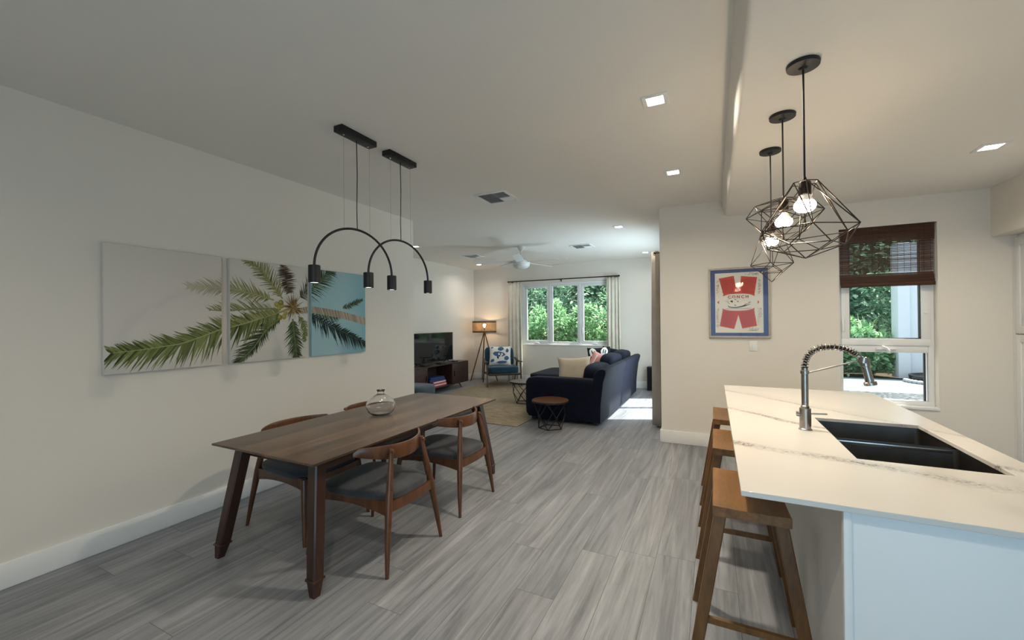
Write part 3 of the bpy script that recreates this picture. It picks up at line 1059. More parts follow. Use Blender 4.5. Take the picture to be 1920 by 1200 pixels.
GR = (cc('#33401f'), cc('#858d55'))
DK = (cc('#1d2417'), cc('#5a6642'))
OL = (cc('#55582f'), cc('#a09d68'))
BR = (cc('#2b2018'), cc('#5a4530'))
frond([(2.59, 1.783), (2.547, 1.93), (2.525, 2.07)], 30, .085, .10, BR, None, .008, .1, .35)
frond([(2.517, 1.738), (2.365, 1.927), (2.274, 2.021), (2.174, 2.06)], 44, .10, .15, OL, cc('#8c8a58'), .007)
frond([(2.681, 1.745), (2.843, 1.87), (2.981, 2.0), (3.09, 2.064)], 44, .15, .17, DK, None, .008, .5)
frond([(2.445, 1.641), (2.233, 1.636), (2.065, 1.62), (1.899, 1.616)], 40, .02, .15, OL, cc('#7d8456'), .006, .9)
frond([(2.432, 1.721), (2.26, 1.764), (2.066, 1.802), (1.749, 1.797)], 60, .10, .13, OL, cc('#9a9a68'), .0075, .8, 0, cc('#c0b9a6'))
frond([(3.2, 1.67), (3.30, 1.69), (3.488, 1.766)], 26, .07, .05, DK, None, .007, .9)
frond([(2.808, 1.635), (3.013, 1.594), (3.161, 1.581)], 30, .03, .13, DK, None, .007, .6, .3)
frond([(2.759, 1.606), (3.012, 1.489), (3.296, 1.374), (3.56, 1.255)], 60, .085, .17, (cc('#14201d'), cc('#31423a')), None, .010, .7)
frond([(2.68, 1.576), (2.758, 1.463), (2.741, 1.33)], 26, .06, .07, GR, cc('#6f7a48'), .007, .5)
frond([(2.618, 1.548), (2.632, 1.409), (2.661, 1.17)], 46, .10, .11, DK, cc('#667048'), .009, .45, .1)
frond([(2.515, 1.575), (2.362, 1.456), (2.244, 1.294), (2.12, 1.18)], 52, .07, .17, DK, cc('#7c845c'), .0085, .7, .05)
frond([(2.53, 1.623), (2.135, 1.498), (1.985, 1.464), (1.708, 1.359), (1.486, 1.33), (1.30, 1.316)], 120, .195, .135, GR, cc('#9aa06c'), .0115, .55, 0, None, .04, .55)
frond([(2.50, 1.60), (2.25, 1.54), (2.0, 1.465)], 40, .0, .13, OL, None, .008, .6)
# trunk with growth rings
Tt = [(2.60, 1.645), (2.841, 1.676), (3.2, 1.634), (3.575, 1.556)]
Tb = [(2.60, 1.600), (2.841, 1.605), (3.2, 1.552), (3.575, 1.466)]
N_ = 130
for k in range(N_):
    a, b = k / N_, (k + 1) / N_
    c = lerp3(cc('#7f7464'), cc('#c9bda8'), rnd.random() * (.35 if k % 3 == 0 else 1))
    sl = .012
    p1, p2 = along(Tt, a)[0], along(Tt, b)[0]
    p3, p4 = along(Tb, b)[0], along(Tb, a)[0]
    polys.append(([(p1[0] - sl, p1[1]), (p2[0] - sl, p2[1]), (p3[0] + sl, p3[1]), (p4[0] + sl, p4[1])], c))
for k in range(90):
    a = rnd.uniform(0, 2 * pi)
    r0 = rnd.uniform(0, .05)
    r1 = r0 + rnd.uniform(.04, .13)
    c0 = (2.62, 1.66)
    w_ = rnd.uniform(.003, .007)
    ex, ez = cos(a), sin(a)
    p = (c0[0] + ex * r0, c0[1] + ez * r0)
    polys.append(([(p[0] - ez * w_, p[1] + ex * w_), (p[0] + ez * w_, p[1] - ex * w_), (c0[0] + ex * r1, c0[1] + ez * r1)], lerp3(cc('#43301d'), cc('#a08248'), rnd.random())))
for (y, z) in [(2.459, 1.682), (2.509, 1.67), (2.53, 1.568), (2.487, 1.561), (2.48, 1.645), (2.545, 1.60), (2.50, 1.70)]:
    r = rnd.uniform(.020, .027)
    c = lerp3(cc('#77702f'), cc('#a89a4c'), rnd.random())
    polys.append(([(y + r * cos(2 * pi * k / 12), z + r * sin(2 * pi * k / 12)) for k in range(12)], c))
    polys.append(([(y - .005 + r * .5 * cos(2 * pi * k / 10), z + .006 + r * .5 * sin(2 * pi * k / 10)) for k in range(10)], lerp3(c, cc('#c4b468'), .5)))


def clip(poly, y0, y1, z0, z1):
    for ax, lim, sg in ((0, y0, 1), (0, y1, -1), (1, z0, 1), (1, z1, -1)):
        out = []
        for i in range(len(poly)):
            a, b = poly[i - 1], poly[i]
            ia, ib = sg * (a[ax] - lim) >= 0, sg * (b[ax] - lim) >= 0
            if ia != ib:
                q = (lim - a[ax]) / (b[ax] - a[ax])
                out.append((a[0] + (b[0] - a[0]) * q, a[1] + (b[1] - a[1]) * q))
            if ib:
                out.append(b)
        poly = out
        if len(poly) < 3:
            return None
    return poly


for i, (y0, y1) in enumerate(CAN):
    lab = ['canvas print nearest the camera, mostly pale sky with a long palm frond', 'middle canvas print with the heart of the palm crown and coconuts', 'farthest canvas print with teal sky and the curving palm trunk'][i]
    t = thing('canvas_print', lab, 'wall art', (XL + 0.0005, (y0 + y1) / 2, (CZ0 + CZ1) / 2), 0, 'three palm tree canvases on the dining wall')
    obj('canvas', MB().rbox(0.001, .036, -(y1 - y0) / 2, (y1 - y0) / 2, -(CZ1 - CZ0) / 2, (CZ1 - CZ0) / 2, .003), SKY[i], t, 40)
    me = bpy.data.meshes.new('palm_pattern')
    vs, fs, cs = [], [], []
    for k, (pl, c) in enumerate(polys):
        q = clip(pl, y0 + .002, y1 - .002, CZ0 + .002, CZ1 - .002)
        if not q:
            continue
        b = len(vs)
        xo = .0361 + 0.0000012 * k
        vs += [(xo, a - (y0 + y1) / 2, z - (CZ0 + CZ1) / 2) for a, z in q]
        fs.append(list(range(b, b + len(q))))
        cs += [c + (1,)] * len(q)
    me.from_pydata(vs, [], fs)
    ca = me.color_attributes.new('ink', 'FLOAT_COLOR', 'POINT')
    ca.data.foreach_set('color', [x for c in cs for x in c])
    me.materials.append(MT['palmink'])
    o = bpy.data.objects.new('palm_pattern', me)
    C.objects.link(o)
    o.parent = t

# ================================================================== KITCHEN ISLAND
KT = 0.93
IX0, IX1, IY0, IY1 = 0.077, 1.083, 1.570, 4.045
SX0, SX1, SY0, SY1 = 0.520, 0.972, 2.120, 2.912
t = thing('kitchen_island', 'white painted island base with end panel under the quartz countertop', 'kitchen island', (0, 0, 0))
m = MB()
m.box(0.375, 0.393, IY0 + .05, IY1 - .04, 0.0, KT - .0195).box(0.393, 1.045, IY1 - .058, IY1 - .04, 0.0, KT - .0195)
m.box(1.03, 1.048, IY0 + .05, IY1 - .04, 0.10, KT - .0195)
obj('cabinet_body', m, MT['cabinet'], t, 0)
obj('end_panel', MB().rbox(0.372, 1.05, IY0 + .030, IY0 + .050, 0.0, KT - .0195, .002), MT['cabinet'], t, 40)
obj('corner_trim', MB().rbox(0.354, 0.376, IY0 + .022, IY0 + .052, 0.0, KT - .0195, .003), MT['cabinet'], t, 40)
for k in range(4):
    y0 = IY0 + .08 + k * .585
    d = obj('door', MB().rbox(1.048, 1.066, y0, y0 + .575, .12, KT - .05, .003).rbox(1.064, 1.070, y0, y0 + .06, .12, KT - .05, .001).rbox(1.064, 1.070, y0 + .515, y0 + .575, .12, KT - .05, .001), MT['cabinet'], t, 40)
    obj('handle', MB().tube([(1.07, y0 + .05, .62), (1.095, y0 + .05, .62), (1.095, y0 + .05, .76), (1.07, y0 + .05, .76)], .005), MT['steel'], d)
# countertop with sink cut-out
m = MB()
zt, zb = KT, KT - .019
xs, ys = [IX0, SX0, SX1, IX1], [IY0, SY0, SY1, IY1]
vs = [(x, y, z) for z in (zb, zt) for y in ys for x in xs]


def vi(i, j, k):
    return k * 16 + j * 4 + i


fs = []
for j in range(3):
    for i in range(3):
        if i == 1 and j == 1:
            continue
        fs.append((vi(i, j, 1), vi(i + 1, j, 1), vi(i + 1, j + 1, 1), vi(i, j + 1, 1)))
        fs.append((vi(i, j, 0), vi(i, j + 1, 0), vi(i + 1, j + 1, 0), vi(i + 1, j, 0)))
for i in range(3):
    fs.append((vi(i, 0, 0), vi(i + 1, 0, 0), vi(i + 1, 0, 1), vi(i, 0, 1)))
    fs.append((vi(i, 3, 0), vi(i, 3, 1), vi(i + 1, 3, 1), vi(i + 1, 3, 0)))
    fs.append((vi(0, i, 0), vi(0, i, 1), vi(0, i + 1, 1), vi(0, i + 1, 0)))
    fs.append((vi(3, i, 0), vi(3, i + 1, 0), vi(3, i + 1, 1), vi(3, i, 1)))
for a, b in (((1, 1), (2, 1)), ((2, 1), (2, 2)), ((2, 2), (1, 2)), ((1, 2), (1, 1))):
    fs.append((vi(*a, 0), vi(*a, 1), vi(*b, 1), vi(*b, 0)))
m.add(vs, fs)
ct = tag(obj('countertop', m, MT['quartz'], None, 20), 'white quartz countertop with grey veining overhanging the kitchen island', 'countertop')
bv = ct.modifiers.new('eased_edge', 'BEVEL')
bv.width = 0.002
bv.segments = 2
bv.limit_method = 'ANGLE'
# sink: two undermounted bowls
t = thing('sink', 'dark double bowl stainless sink set into the white countertop', 'sink', (0, 0, 0))


def bowl(y0, y1):
    x0, x1 = SX0 - .006, SX1 + .006
    ztop, zbot = KT - .0195, KT - .25
    r = .022

    def ring(z, ins):
        P = []
        for cx, cy, a0 in ((x1 - r, y1 - r, 0), (x0 + r, y1 - r, 90), (x0 + r, y0 + r, 180), (x1 - r, y0 + r, 270)):
            for k in range(5):
                a = radians(a0 + 90 * k / 4)
                P.append((cx + (r - ins) * cos(a), cy + (r - ins) * sin(a), z))
        return P
    m = MB()
    m.loft([ring(ztop, 0), ring(zbot + .02, .002), ring(zbot, .02), ], False)
    n = 20
    m.add(ring(zbot, .02), [tuple(range(20))])
    return m


DYM = 2.535
b1 = obj('front_bowl', bowl(SY0 - .006, DYM - .010), MT['sinksteel'], t, 40, False)
b2 = obj('rear_bowl', bowl(DYM + .010, SY1 + .006), MT['sinksteel'], t, 40, False)
for b, y in ((b1, 2.33), (b2, 2.73)):
    obj('drain', MB().lathe([(.001, KT - .2475), (.03, KT - .2475), (.045, KT - .2455), (.047, KT - .249)], 24, c=(.76, y, 0)), MT['chrome'], b)
obj('divider', MB().rbox(SX0 - .005, SX1 + .005, DYM - .0105, DYM + .0105, KT - .046, KT - .024, .004), MT['sinkrim'], t, 40)

# faucet with spring neck
t = thing('faucet', 'gunmetal spring-neck kitchen faucet with pull-down sprayer beside the sink', 'faucet', (0.421, 2.574, KT))
obj('base', MB().lathe([(.001, 0), (.030, 0), (.030, .004), (.0255, .008), (.0255, .110), (.022, .112), (.001, .112)], 28), MT['steel'], t, 40)
obj('column', MB().lathe([(.017, .11), (.0185, .112), (.0185, .122), (.0155, .125), (.0155, .285), (.019, .287), (.019, .303), (.0145, .305), (.0145, .318), (.001, .318)], 28), MT['steel'], t, 40)
lv = obj('lever', MB().tube([(.02, 0, .083), (.092, 0, .086)], [.0042, .0042], 10), MT['steel'], t)
obj('lever_hub', MB().lathe([(.001, 0), (.012, 0), (.0135, .004), (.0135, .016), (.001, .018)], 20, M=Matrix.Translation((-.022, 0, .078)) @ Matrix.Rotation(-pi / 2, 4, 'Y')), MT['steel'], t, 40)
# hose arc in the x-z plane
A = [(0, .318), (.004, .352), (.014, .380), (.032, .403), (.062, .421), (.10, .428), (.145, .425), (.180, .414), (.205, .398), (.222, .382)]


def cr(P, q):
    n = len(P) - 1
    i = min(int(q * n), n - 1)
    u = q * n - i
    p0, p1, p2, p3 = P[max(i - 1, 0)], P[i], P[i + 1], P[min(i + 2, n)]
    return tuple(.5 * ((2 * b) + (-a + c) * u + (2 * a - 5 * b + 4 * c - d) * u * u + (-a + 3 * b - 3 * c + d) * u ** 3) for a, b, c, d in zip(p0, p1, p2, p3))


H = [cr(A, k / 60) for k in range(61)]
obj('hose', MB().tube([(x, 0, z) for x, z in H], .0085, 12), MT['wire'], t)
turns, NS = 21, 21 * 14
P = []
for k in range(NS + 1):
    q = k / NS * .93
    x, z = cr(A, q)
    x2, z2 = cr(A, min(1, q + .004))
    dx, dz = x2 - x, z2 - z
    l = sqrt(dx * dx + dz * dz) or 1
    dx, dz = dx / l, dz / l
    a = 2 * pi * turns * k / NS
    R = .0145
    P.append((x - dz * R * cos(a), R * sin(a), z + dx * R * cos(a)))
obj('spring', MB().tube(P, .0029, 6), MT['steel'], t)
d0 = Vector((.222, 0, .382))
sp = obj('spray_head', MB().tube([d0 + Vector((-.006, 0, .006)), d0 + Vector((.012, 0, -.010)), d0 + Vector((.02, 0, -.012)), d0 + Vector((.021, 0, -.014)), d0 + Vector((.025, 0, -.046)), d0 + Vector((.0255, 0, -.048)), d0 + Vector((.040, 0, -.120)), d0 + Vector((.041, 0, -.124)), d0 + Vector((.044, 0, -.138))],
                             [.010, .011, .012, .020, .020, .016, .018, .026, .026], 20, ref=(0, 1, 0)), MT['steel'], t, 40)
obj('holder_arm', MB().tube([(.016, 0, .294), (.232, 0, .366)], .0042, 10).tube([(.236, 0, .352), (.24, 0, .378)], .0225, 16), MT['steel'], t, 40)

# ---- bar stools
def build_stool(loc, label):
    t = thing('bar_stool', label, 'bar stool', loc, 0, 'wooden bar stools along the island')
    ZS = .712
    n = 10
    rows, rowsb = [], []
    # dished seat: loft along y
    rings = []
    for j in range(n + 1):
        y = -.252 + .504 * j / n
        e = (2 * j / n - 1)
        top = ZS - .012 * (1 - e * e)
        bot = ZS - .042 + .004 * (1 - e * e)
        rings.append([(-.140, y, bot), (.140, y, bot), (.142, y, bot + .004), (.142, y, top - .004), (.138, y, top), (.05, y, top - .003), (-.05, y, top - .003), (-.138, y, top), (-.142, y, top - .004), (-.142, y, bot + .004)])
    obj('seat', MB().loft(rings), MT['stool'], t, 40)
    zl = ZS - .042
    lt, lf = {}, {}
    for sx_ in (-1, 1):
        for sy_ in (-1, 1):
            top = Vector((sx_ * .110, sy_ * .195, zl + .002))
            foot = Vector((sx_ * .222, sy_ * .222, 0))
            lt[sx_, sy_], lf[sx_, sy_] = top, foot
            hx_, hy_ = .024, .017

            def rg(p, f=1.0):
                return [p + Vector((a * hx_ * f, b * hy_ * f, 0)) for a, b in ((-1, -.8), (-.85, -1), (.85, -1), (1, -.8), (1, .8), (.85, 1), (-.85, 1), (-1, .8))]
            obj('leg', MB().loft([rg(foot), rg(top)]), MT['stoolleg'], t, 25)

    def at(k, z):
        a, b = lf[k], lt[k]
        return a.lerp(b, z / b.z)

    def bar(k1, k2, z, h=.013, w=.009):
        a, b = at(k1, z), at(k2, z)
        dd = (b - a).normalized()
        sd_ = dd.cross(Vector((0, 0, 1)))
        R = lambda p: [p + sd_ * x * w + Vector((0, 0, y * h)) for x, y in ((-1, -1), (1, -1), (1, 1), (-1, 1))]
        obj('stretcher', MB().loft([R(a), R(b)]), MT['stoolleg'], t, 0)
    for z in (.20, .38, .55):
        bar((-1, -1), (1, -1), z)
        return t


STX = .130
st = build_stool((STX, 2.195, 0), 'wooden bar stool nearest the camera at the near end of the island')
dup(st, (STX, 3.07, 0), 0, 'middle of the three wooden bar stools along the island')
dup(st, (STX, 3.895, 0), 0, 'farthest wooden bar stool, closest to the wall with the framed poster')

# ================================================================== KITCHEN WALL THINGS
# ---- pantry cabinet
t = thing('pantry_cabinet', 'tall white shaker pantry cabinet at the right edge beyond the kitchen window', 'cabinet', (2.46, 0, 0))
m = MB().box(.02, .58, 3.55, YK - .002, .1, 2.243).box(.06, .58, 3.55, YK - .002, 0, .1)
obj('body', m, MT['cabinet'], t, 0)
for y0, y1 in ((4.76, 5.352), (4.16, 4.752), (3.56, 4.152)):
    for z0, z1 in ((1.352, 2.215), (.115, 1.340)):
        m = MB()
        m.rbox(.006, .02, y0, y1, z0, z1, .002)
        m.rbox(-.004, .008, y0, y0 + .065, z0, z1, .002).rbox(-.004, .008, y1 - .065, y1, z0, z1, .002)
        m.rbox(-.004, .008, y0 + .065, y1 - .065, z0, z0 + .065, .002).rbox(-.004, .008, y0 + .065, y1 - .065, z1 - .065, z1, .002)
        d = obj('door', m, MT['cabinet'], t, 40)
        zc = z0 + .08 if z0 > 1 else z1 - .2
        obj('handle', MB().tube([(-.004, y0 + .035, zc), (-.028, y0 + .035, zc), (-.028, y0 + .035, zc + .13), (-.004, y0 + .035, zc + .13)], .005), MT['steel'], d)
obj('scribe_strip', MB().box(-.004, .02, 5.354, YK - .002, .1, 2.243), MT['cabinet'], t, 0)

# ---- bamboo roman blind
BX0, BX1 = 1.203, 1.936
t = thing('bamboo_blind', 'brown woven bamboo roman blind drawn halfway over the kitchen window', 'blind', ((BX0 + BX1) / 2, YK, 0))
hw = (BX1 - BX0) / 2
m = MB()
z = 2.27
rr = random.Random(3)
while z < 2.43:
    hgt = rr.uniform(.0045, .0085)
    m.box(-hw, hw, .012, .0145 + rr.uniform(0, .0025), z, z + hgt - .0006)
    z += hgt
vl = obj('valance', m, MT['bamboo'], t, 0)
obj('head_rail', MB().rbox(-hw, hw, .0155, .055, 2.405, 2.43, .003), MT['bamboo'], t, 40)
m = MB()
z = 1.965
while z < 2.27:
    hgt = rr.uniform(.004, .0075)
    m.box(-hw, hw, .030, .0325, z, z + hgt)
    z += hgt + rr.uniform(.001, .0035)
obj('slat_panel', m, MT['bamboo'], t, 0)
m = MB()
for k in range(15):
    x = -hw + .02 + (2 * hw - .04) * k / 14
    m.tube([(x, .0285, 1.96), (x, .0285, 2.275)], .0013, 5)
    m.tube([(x, .0105, 2.272), (x, .0105, 2.43)], .0009, 5)
obj('warp_thread', m, MT['thread'], t)
m = MB()
for fz, fy in ((1.955, .0), (1.925, -.006), (1.897, -.012), (1.872, -.016)):
    for k in range(9):
        zz = fz - .052 + k * .0062
        m.box(-hw, hw, .010 + fy + .003 * k, .013 + fy + .003 * k, zz, zz + .0055)
obj('stacked_folds', m, MT['bamboo'], t, 0)
obj('bottom_hem', MB().rbox(-hw, hw, -.010, .004, 1.828, 1.855, .003), MT['bamboo'], t, 40)

# ---- framed poster
t = thing('framed_poster', 'framed red white and navy conch poster on the kitchen wall above the light switch', 'picture', (0.262, YK - .001, 1.695))
PW2, PH2 = .310, .404
m = frame(MB(), -PW2, PW2, -PH2, PH2, .022, -.026, 0.0, .003)
obj('frame', m, MT['greyframe'], t, 40)
obj('mount', MB().box(-PW2 + .02, PW2 - .02, -.012, -.002, -PH2 + .02, PH2 - .02), MT['navymat'], t, 0)
ps = obj('poster', MB().box(-.241, .241, -.0135, -.0121, -.345, .345), MT['paper'], t, 0)


def flat(name, polys_, mat, y=-.0138, th=.0004, par=None):
    m = MB()
    for k, pl in enumerate(polys_):
        m.prism(pl, 'y', y - .00004 * (k % 7), y - th)
    return obj(name, m, mat, par or ps, 0)


# red shirt-and-shorts silhouette behind the oval label (local x,z)
flat('red_panel', [
    [(-.200, .286), (-.046, .310), (-.030, .200), (-.004, .154), (0, .100), (-.155, .100)],
    [(.027, .303), (.185, .283), (.158, .092), (0, .100), (-.004, .154), (.018, .220)],
    [(-.164, -.082), (-.196, -.269), (-.048, -.303), (-.004, -.141), (.033, -.296), (.179, -.267), (.153, -.085)],
    [(-.155, .101), (.158, .092), (.160, .060), (.204, .000), (.160, -.050), (.153, -.085), (-.164, -.082), (-.168, -.050), (-.220, .009), (-.165, .060)]], MT['red'])
ov = []
for k in range(40):
    a = 2 * pi * k / 40
    x = cos(a)
    ov.append((-.006 + .194 * math.copysign(abs(x) ** .75, x) * (1 + .0 * x), .005 + .097 * math.copysign(abs(sin(a)) ** .8, sin(a))))
flat('oval_label', [ov], MT['paper'], -.0144)
flat('neck_opening', [[(-.046, .312), (.027, .305), (.012, .215), (-.004, .154), (-.026, .205)]], MT['paper'], -.01405)
rp = random.Random(5)
lines = []
for side, xa, xb, z0, z1 in ((-1, -.172, -.050, .115, .265), (1, .030, .150, .112, .262), (-1, -.172, -.045, -.268, -.105), (1, .022, .150, -.268, -.105)):
    zz = z1
    while zz > z0:
        x = xa + rp.uniform(0, .01)
        while x < xb - .01:
            l = rp.uniform(.008, .03)
            e = min(x + l, xb)
            lines.append([(x, zz), (e, zz), (e, zz + .0032), (x, zz + .0032)])
            x = e + rp.uniform(.003, .007)
        zz -= .0105
flat('recipe_text_line', lines, MT['inkred'], -.0142)['kind'] = 'stuff'
sq_ = []
for x0, x1, z0, z1, n in ((-.228, -.205, -.28, -.06, 26), (-.228, -.200, .11, .30, 24), (.195, .222, .10, .27, 24), (.185, .225, -.26, -.06, 26), (.07, .2, .305, .335, 22), (.09, .2, -.325, -.29, 18)):
    for k in range(n * 3):
        x, z_, a = rp.uniform(x0, x1), rp.uniform(z0, z1), rp.uniform(0, pi)
        l, w_ = rp.uniform(.002, .007), .0009
        sq_.append([(x - l * cos(a) + w_ * sin(a), z_ - l * sin(a) - w_ * cos(a)), (x + l * cos(a) + w_ * sin(a), z_ + l * sin(a) - w_ * cos(a)), (x + l * cos(a) - w_ * sin(a), z_ + l * sin(a) + w_ * cos(a)), (x - l * cos(a) - w_ * sin(a), z_ - l * sin(a) + w_ * cos(a))])
flat('margin_scribble', sq_, MT['ink'], -.0137)['kind'] = 'stuff'
# conch drawing
body = [(-.136, .018), (-.112, .030), (-.098, .046), (-.084, .044), (-.076, .056), (-.05, .062), (-.02, .052), (.02, .038), (.055, .034), (.085, .018), (.10, .006), (.128, .014), (.10, .000), (.13, .000), (.098, -.008), (.12, -.026), (.08, -.018), (.05, -.04), (.0, -.058), (-.06, -.060), (-.105, -.050), (-.108, -.030), (-.092, -.012), (-.112, .002), (-.104, .010)]
flat('conch_outline', [body], MT['ink'], -.0150)
flat('conch_fill', [[(x * .955 - .001, (z_ - .0) * .90 + .004) for x, z_ in body]], MT['inkcream'], -.0155, .0002)
flat('conch_shading', [[(-.05, .045), (-.02, .035), (-.03, .03)], [(-.09, .02), (-.06, .028), (-.075, .008), (-.06, .0)], [(-.05, -.02), (-.02, -.03), (-.035, -.036)], [(-.02, .012), (-.005, .022), (.0, .006)], [(.0, -.045), (.06, -.03), (.11, -.026), (.05, -.048), (-.05, -.062)]], MT['ink'], -.0159, .0002)


def text(name, body_, size, loc, mat, par, rotx=pi / 2, extr=.0004, bold=0.0, sp=1.0):
    cu = bpy.data.curves.new(name, 'FONT')
    cu.body = body_
    cu.size = size
    cu.align_x = 'CENTER'
    cu.extrude = extr
    cu.offset = bold
    cu.space_character = sp
    o = bpy.data.objects.new(name, cu)
    C.objects.link(o)
    bpy.context.view_layer.update()
    me = bpy.data.meshes.new_from_object(o.evaluated_get(bpy.context.evaluated_depsgraph_get()))
    C.objects.unlink(o)
    bpy.data.objects.remove(o)
    me.materials.clear()
    me.materials.append(mat)
    n_ = bpy.data.objects.new(name, me)
    C.objects.link(n_)
    n_.parent = par
    n_.location = loc
    n_.rotation_euler = (rotx, 0, 0)
    return n_


text('title_shadow', 'CONCH', .044, (-.0050, -.0150, .0520), MT['ink'], ps, bold=.0016, sp=1.5)
text('title_lettering', 'CONCH', .044, (-.006, -.0156, .053), MT['red'], ps, bold=.0002, sp=1.5)
text('slogan_lettering', 'THE BAHAMIAN FAVOURITE', .0185, (-.006, -.0150, -.0755), MT['ink'], ps, bold=0, sp=1.08)
gl = obj('glazing', MB().box(-PW2 + .02, PW2 - .02, -.0205, -.0190, -PH2 + .02, PH2 - .02), MT['picglass'], t, 0)

# ---- light switch
t = thing('light_switch', 'white rocker light switch on the wall below the framed poster', 'light switch', (0.404, YK - .0005, 1.20))
obj('plate', MB().rbox(-.039, .039, -.007, 0, -.057, .057, .003), MT['white'], t, 40)
obj('rocker', MB().rbox(-.017, .017, -.011, -.006, -.033, .033, .002), MT['vinyl'], t, 40)
# ================================================================== LIVING ROOM
# ---- jute rug
o = tag(obj('jute_rug', MB().rbox(-1.27, 1.27, -1.9, 1.9, 0, .012, .004), MT['jute'], None, 40), 'large tan woven jute rug under the sofa and armchair', 'rug')
o.location = (-3.75, 7.22, .0008)
o.rotation_euler.z = radians(-1.5)

# ---- media console
t = thing('media_console', 'dark walnut media console on angled legs below the television', 'tv stand', (-5.22, 0, 0))
y0, y1, z0, z1 = 6.09, 8.28, .115, .600
D = .44
m = MB()
m.rbox(-D, 0, y0, y1, z1 - .022, z1, .003).rbox(-D, -.002, y0, y1, z0, z0 + .02, .003)
m.rbox(-D, -.001, y0, y0 + .02, z0 + .02, z1 - .022, .002).rbox(-D, -.001, y1 - .02, y1, z0 + .02, z1 - .022, .002)
m.box(-D, -.01, 6.735, 6.755, z0 + .02, z1 - .022).box(-D, -.01, 7.615, 7.635, z0 + .02, z1 - .022)
m.box(-D, -D + .01, y0 + .02, y1 - .02, z0 + .02, z1 - .022)
obj('body', m, MT['media'], t, 40)
for a, b, hy in ((y0 + .023, 6.745, 6.70), (7.625, y1 - .023, 7.69)):
    d = obj('door', MB().rbox(-.018, .0, a, b, z0 + .023, z1 - .025, .002), MT['media'], t, 40)
    obj('handle', MB().rbox(.0, .018, hy - .006, hy + .006, .30, .42, .003), MT['black'], d, 40)
for y, s_ in ((y0 + .25, -1), (y1 - .30, 1)):
    for x, sx_ in ((-.07, 1), (-D + .07, -1)):
        obj('leg', MB().tube([(x + sx_ * .03, y + s_ * .07, 0), (x, y, z0 + .002)], [.010, .017], 12), MT['media'], t)

# ---- television
t = thing('television', 'large black flat television standing on the media console', 'television', (-5.47, 7.30, .6005))
obj('panel', MB().rbox(-.035, .0, -.715, .715, .035, .675, .004), MT['blackplastic'], t, 40)
obj('screen', MB().box(0, .0012, -.705, .705, .050, .667), MT['screen'], t, 0)
for y in (-.5, .5):
    obj('foot', MB().tube([(-.02, y, .04), (.09, y, .006)], .008, 8).tube([(-.02, y, .04), (-.12, y, .006)], .008, 8), MT['blackplastic'], t)
o = tag(obj('media_box', MB().rbox(-.07, .07, -.11, .11, 0, .03, .006), MT['blackplastic'], None, 40), 'slim black media box on the console under the middle of the television', 'media box', 'small black boxes on the media console')
o.location = (-5.31, 7.34, .6005)
o = tag(obj('media_box', MB().rbox(-.05, .05, -.07, .07, 0, .026, .006), MT['blackplastic'], None, 40), 'small black media box on the console by the television\'s far corner', 'media box', 'small black boxes on the media console')
o.location = (-5.32, 7.86, .6005)
o = tag(obj('media_box', MB().rbox(-.06, .06, -.09, .09, 0, .04, .006), MT['blackplastic'], None, 40), 'black media box on the console beside the corner of the dining wall', 'media box', 'small black boxes on the media console')
o.location = (-5.31, 6.78, .6005)
# boxes in the open compartment
for i, (ya, yb, h, mt, lab) in enumerate(((6.93, 7.44, .062, 'redbox', 'red and pink game box at the bottom of the pile in the media console'), (6.95, 7.42, .058, 'redbox', 'red and white game box in the middle of the pile in the media console'), (6.86, 7.38, .05, 'darkblue', 'dark blue game box lying on the red boxes in the media console'), (6.88, 7.36, .04, 'darkblue', 'topmost blue game box of the pile in the media console'))):
    zb = (.1355, .198, .2565, .307)[i]
    t = thing('game_box', lab, 'game box', (-5.40, (ya + yb) / 2, zb), 0, 'game boxes in the media console')
    obj('base', MB().rbox(-.15, .15, -(yb - ya) / 2, (yb - ya) / 2, 0, h * .55, .002), MT[mt], t, 40)
    obj('lid', MB().rbox(-.153, .153, -(yb - ya) / 2 - .003, (yb - ya) / 2 + .003, h * .4, h, .002), MT[mt] if i in (2, 3) else MT['redbox'], t, 40)
    if i < 2:
        obj('cover_band', MB().box(.1531, .1537, -(yb - ya) / 2 + .03, (yb - ya) / 2 - .02, h * .5, h * .85), MT['whitefab'], t, 0)

# ---- ottoman just past the corner of the dining wall
t = thing('ottoman', 'blue grey upholstered ottoman with dark legs half hidden behind the dining wall corner', 'ottoman', (-4.90, 6.02, 0), radians(8))
obj('cushion', MB().sq((0, 0, .245), (.265, .285, .12), 5, 10), MT['bluegrey'], t, 60)
obj('frame', MB().rbox(-.25, .25, -.27, .27, .10, .135, .006), MT['armwood'], t, 40)
for sx_ in (-1, 1):
    for sy_ in (-1, 1):
        obj('leg', MB().tube([(sx_ * .25, sy_ * .27, 0), (sx_ * .22, sy_ * .24, .13)], [.012, .018], 10), MT['armwood'], t)

# ---- tripod floor lamp
t = thing('floor_lamp', 'tripod floor lamp with a lit woven drum shade in the far left corner', 'floor lamp', (-5.225, 9.07, 0))
for fx, fy in ((-.36, -.10), (-.25, .29), (.31, .10)):
    obj('leg', MB().tube([(fx, fy, 0), (fx * .02, fy * .02, 1.245)], [.013, .015], 10), MT['lampwood'], t)
obj('hub', MB().lathe([(.001, 1.21), (.03, 1.21), (.03, 1.26), (.012, 1.265), (.012, 1.33), (.018, 1.335), (.018, 1.365), (.001, 1.366)], 20), MT['lampwood'], t, 40)
b = obj('bulb', MB().lathe([(.001, 1.36), (.013, 1.365), (.02, 1.385), (.032, 1.41), (.033, 1.425), (.025, 1.445), (.001, 1.455)], 20), MT['lampbulb'], t)
R_ = .30
m = MB()
for z0_, z1_ in ((1.237, 1.275), (1.487, 1.525)):
    m.lathe([(R_, z0_), (R_ + .004, z0_), (R_ + .004, z1_), (R_, z1_)], 56, closed=True)
sh = obj('lamp_shade', m, MT['lampwood'], t, 40)
m = MB()
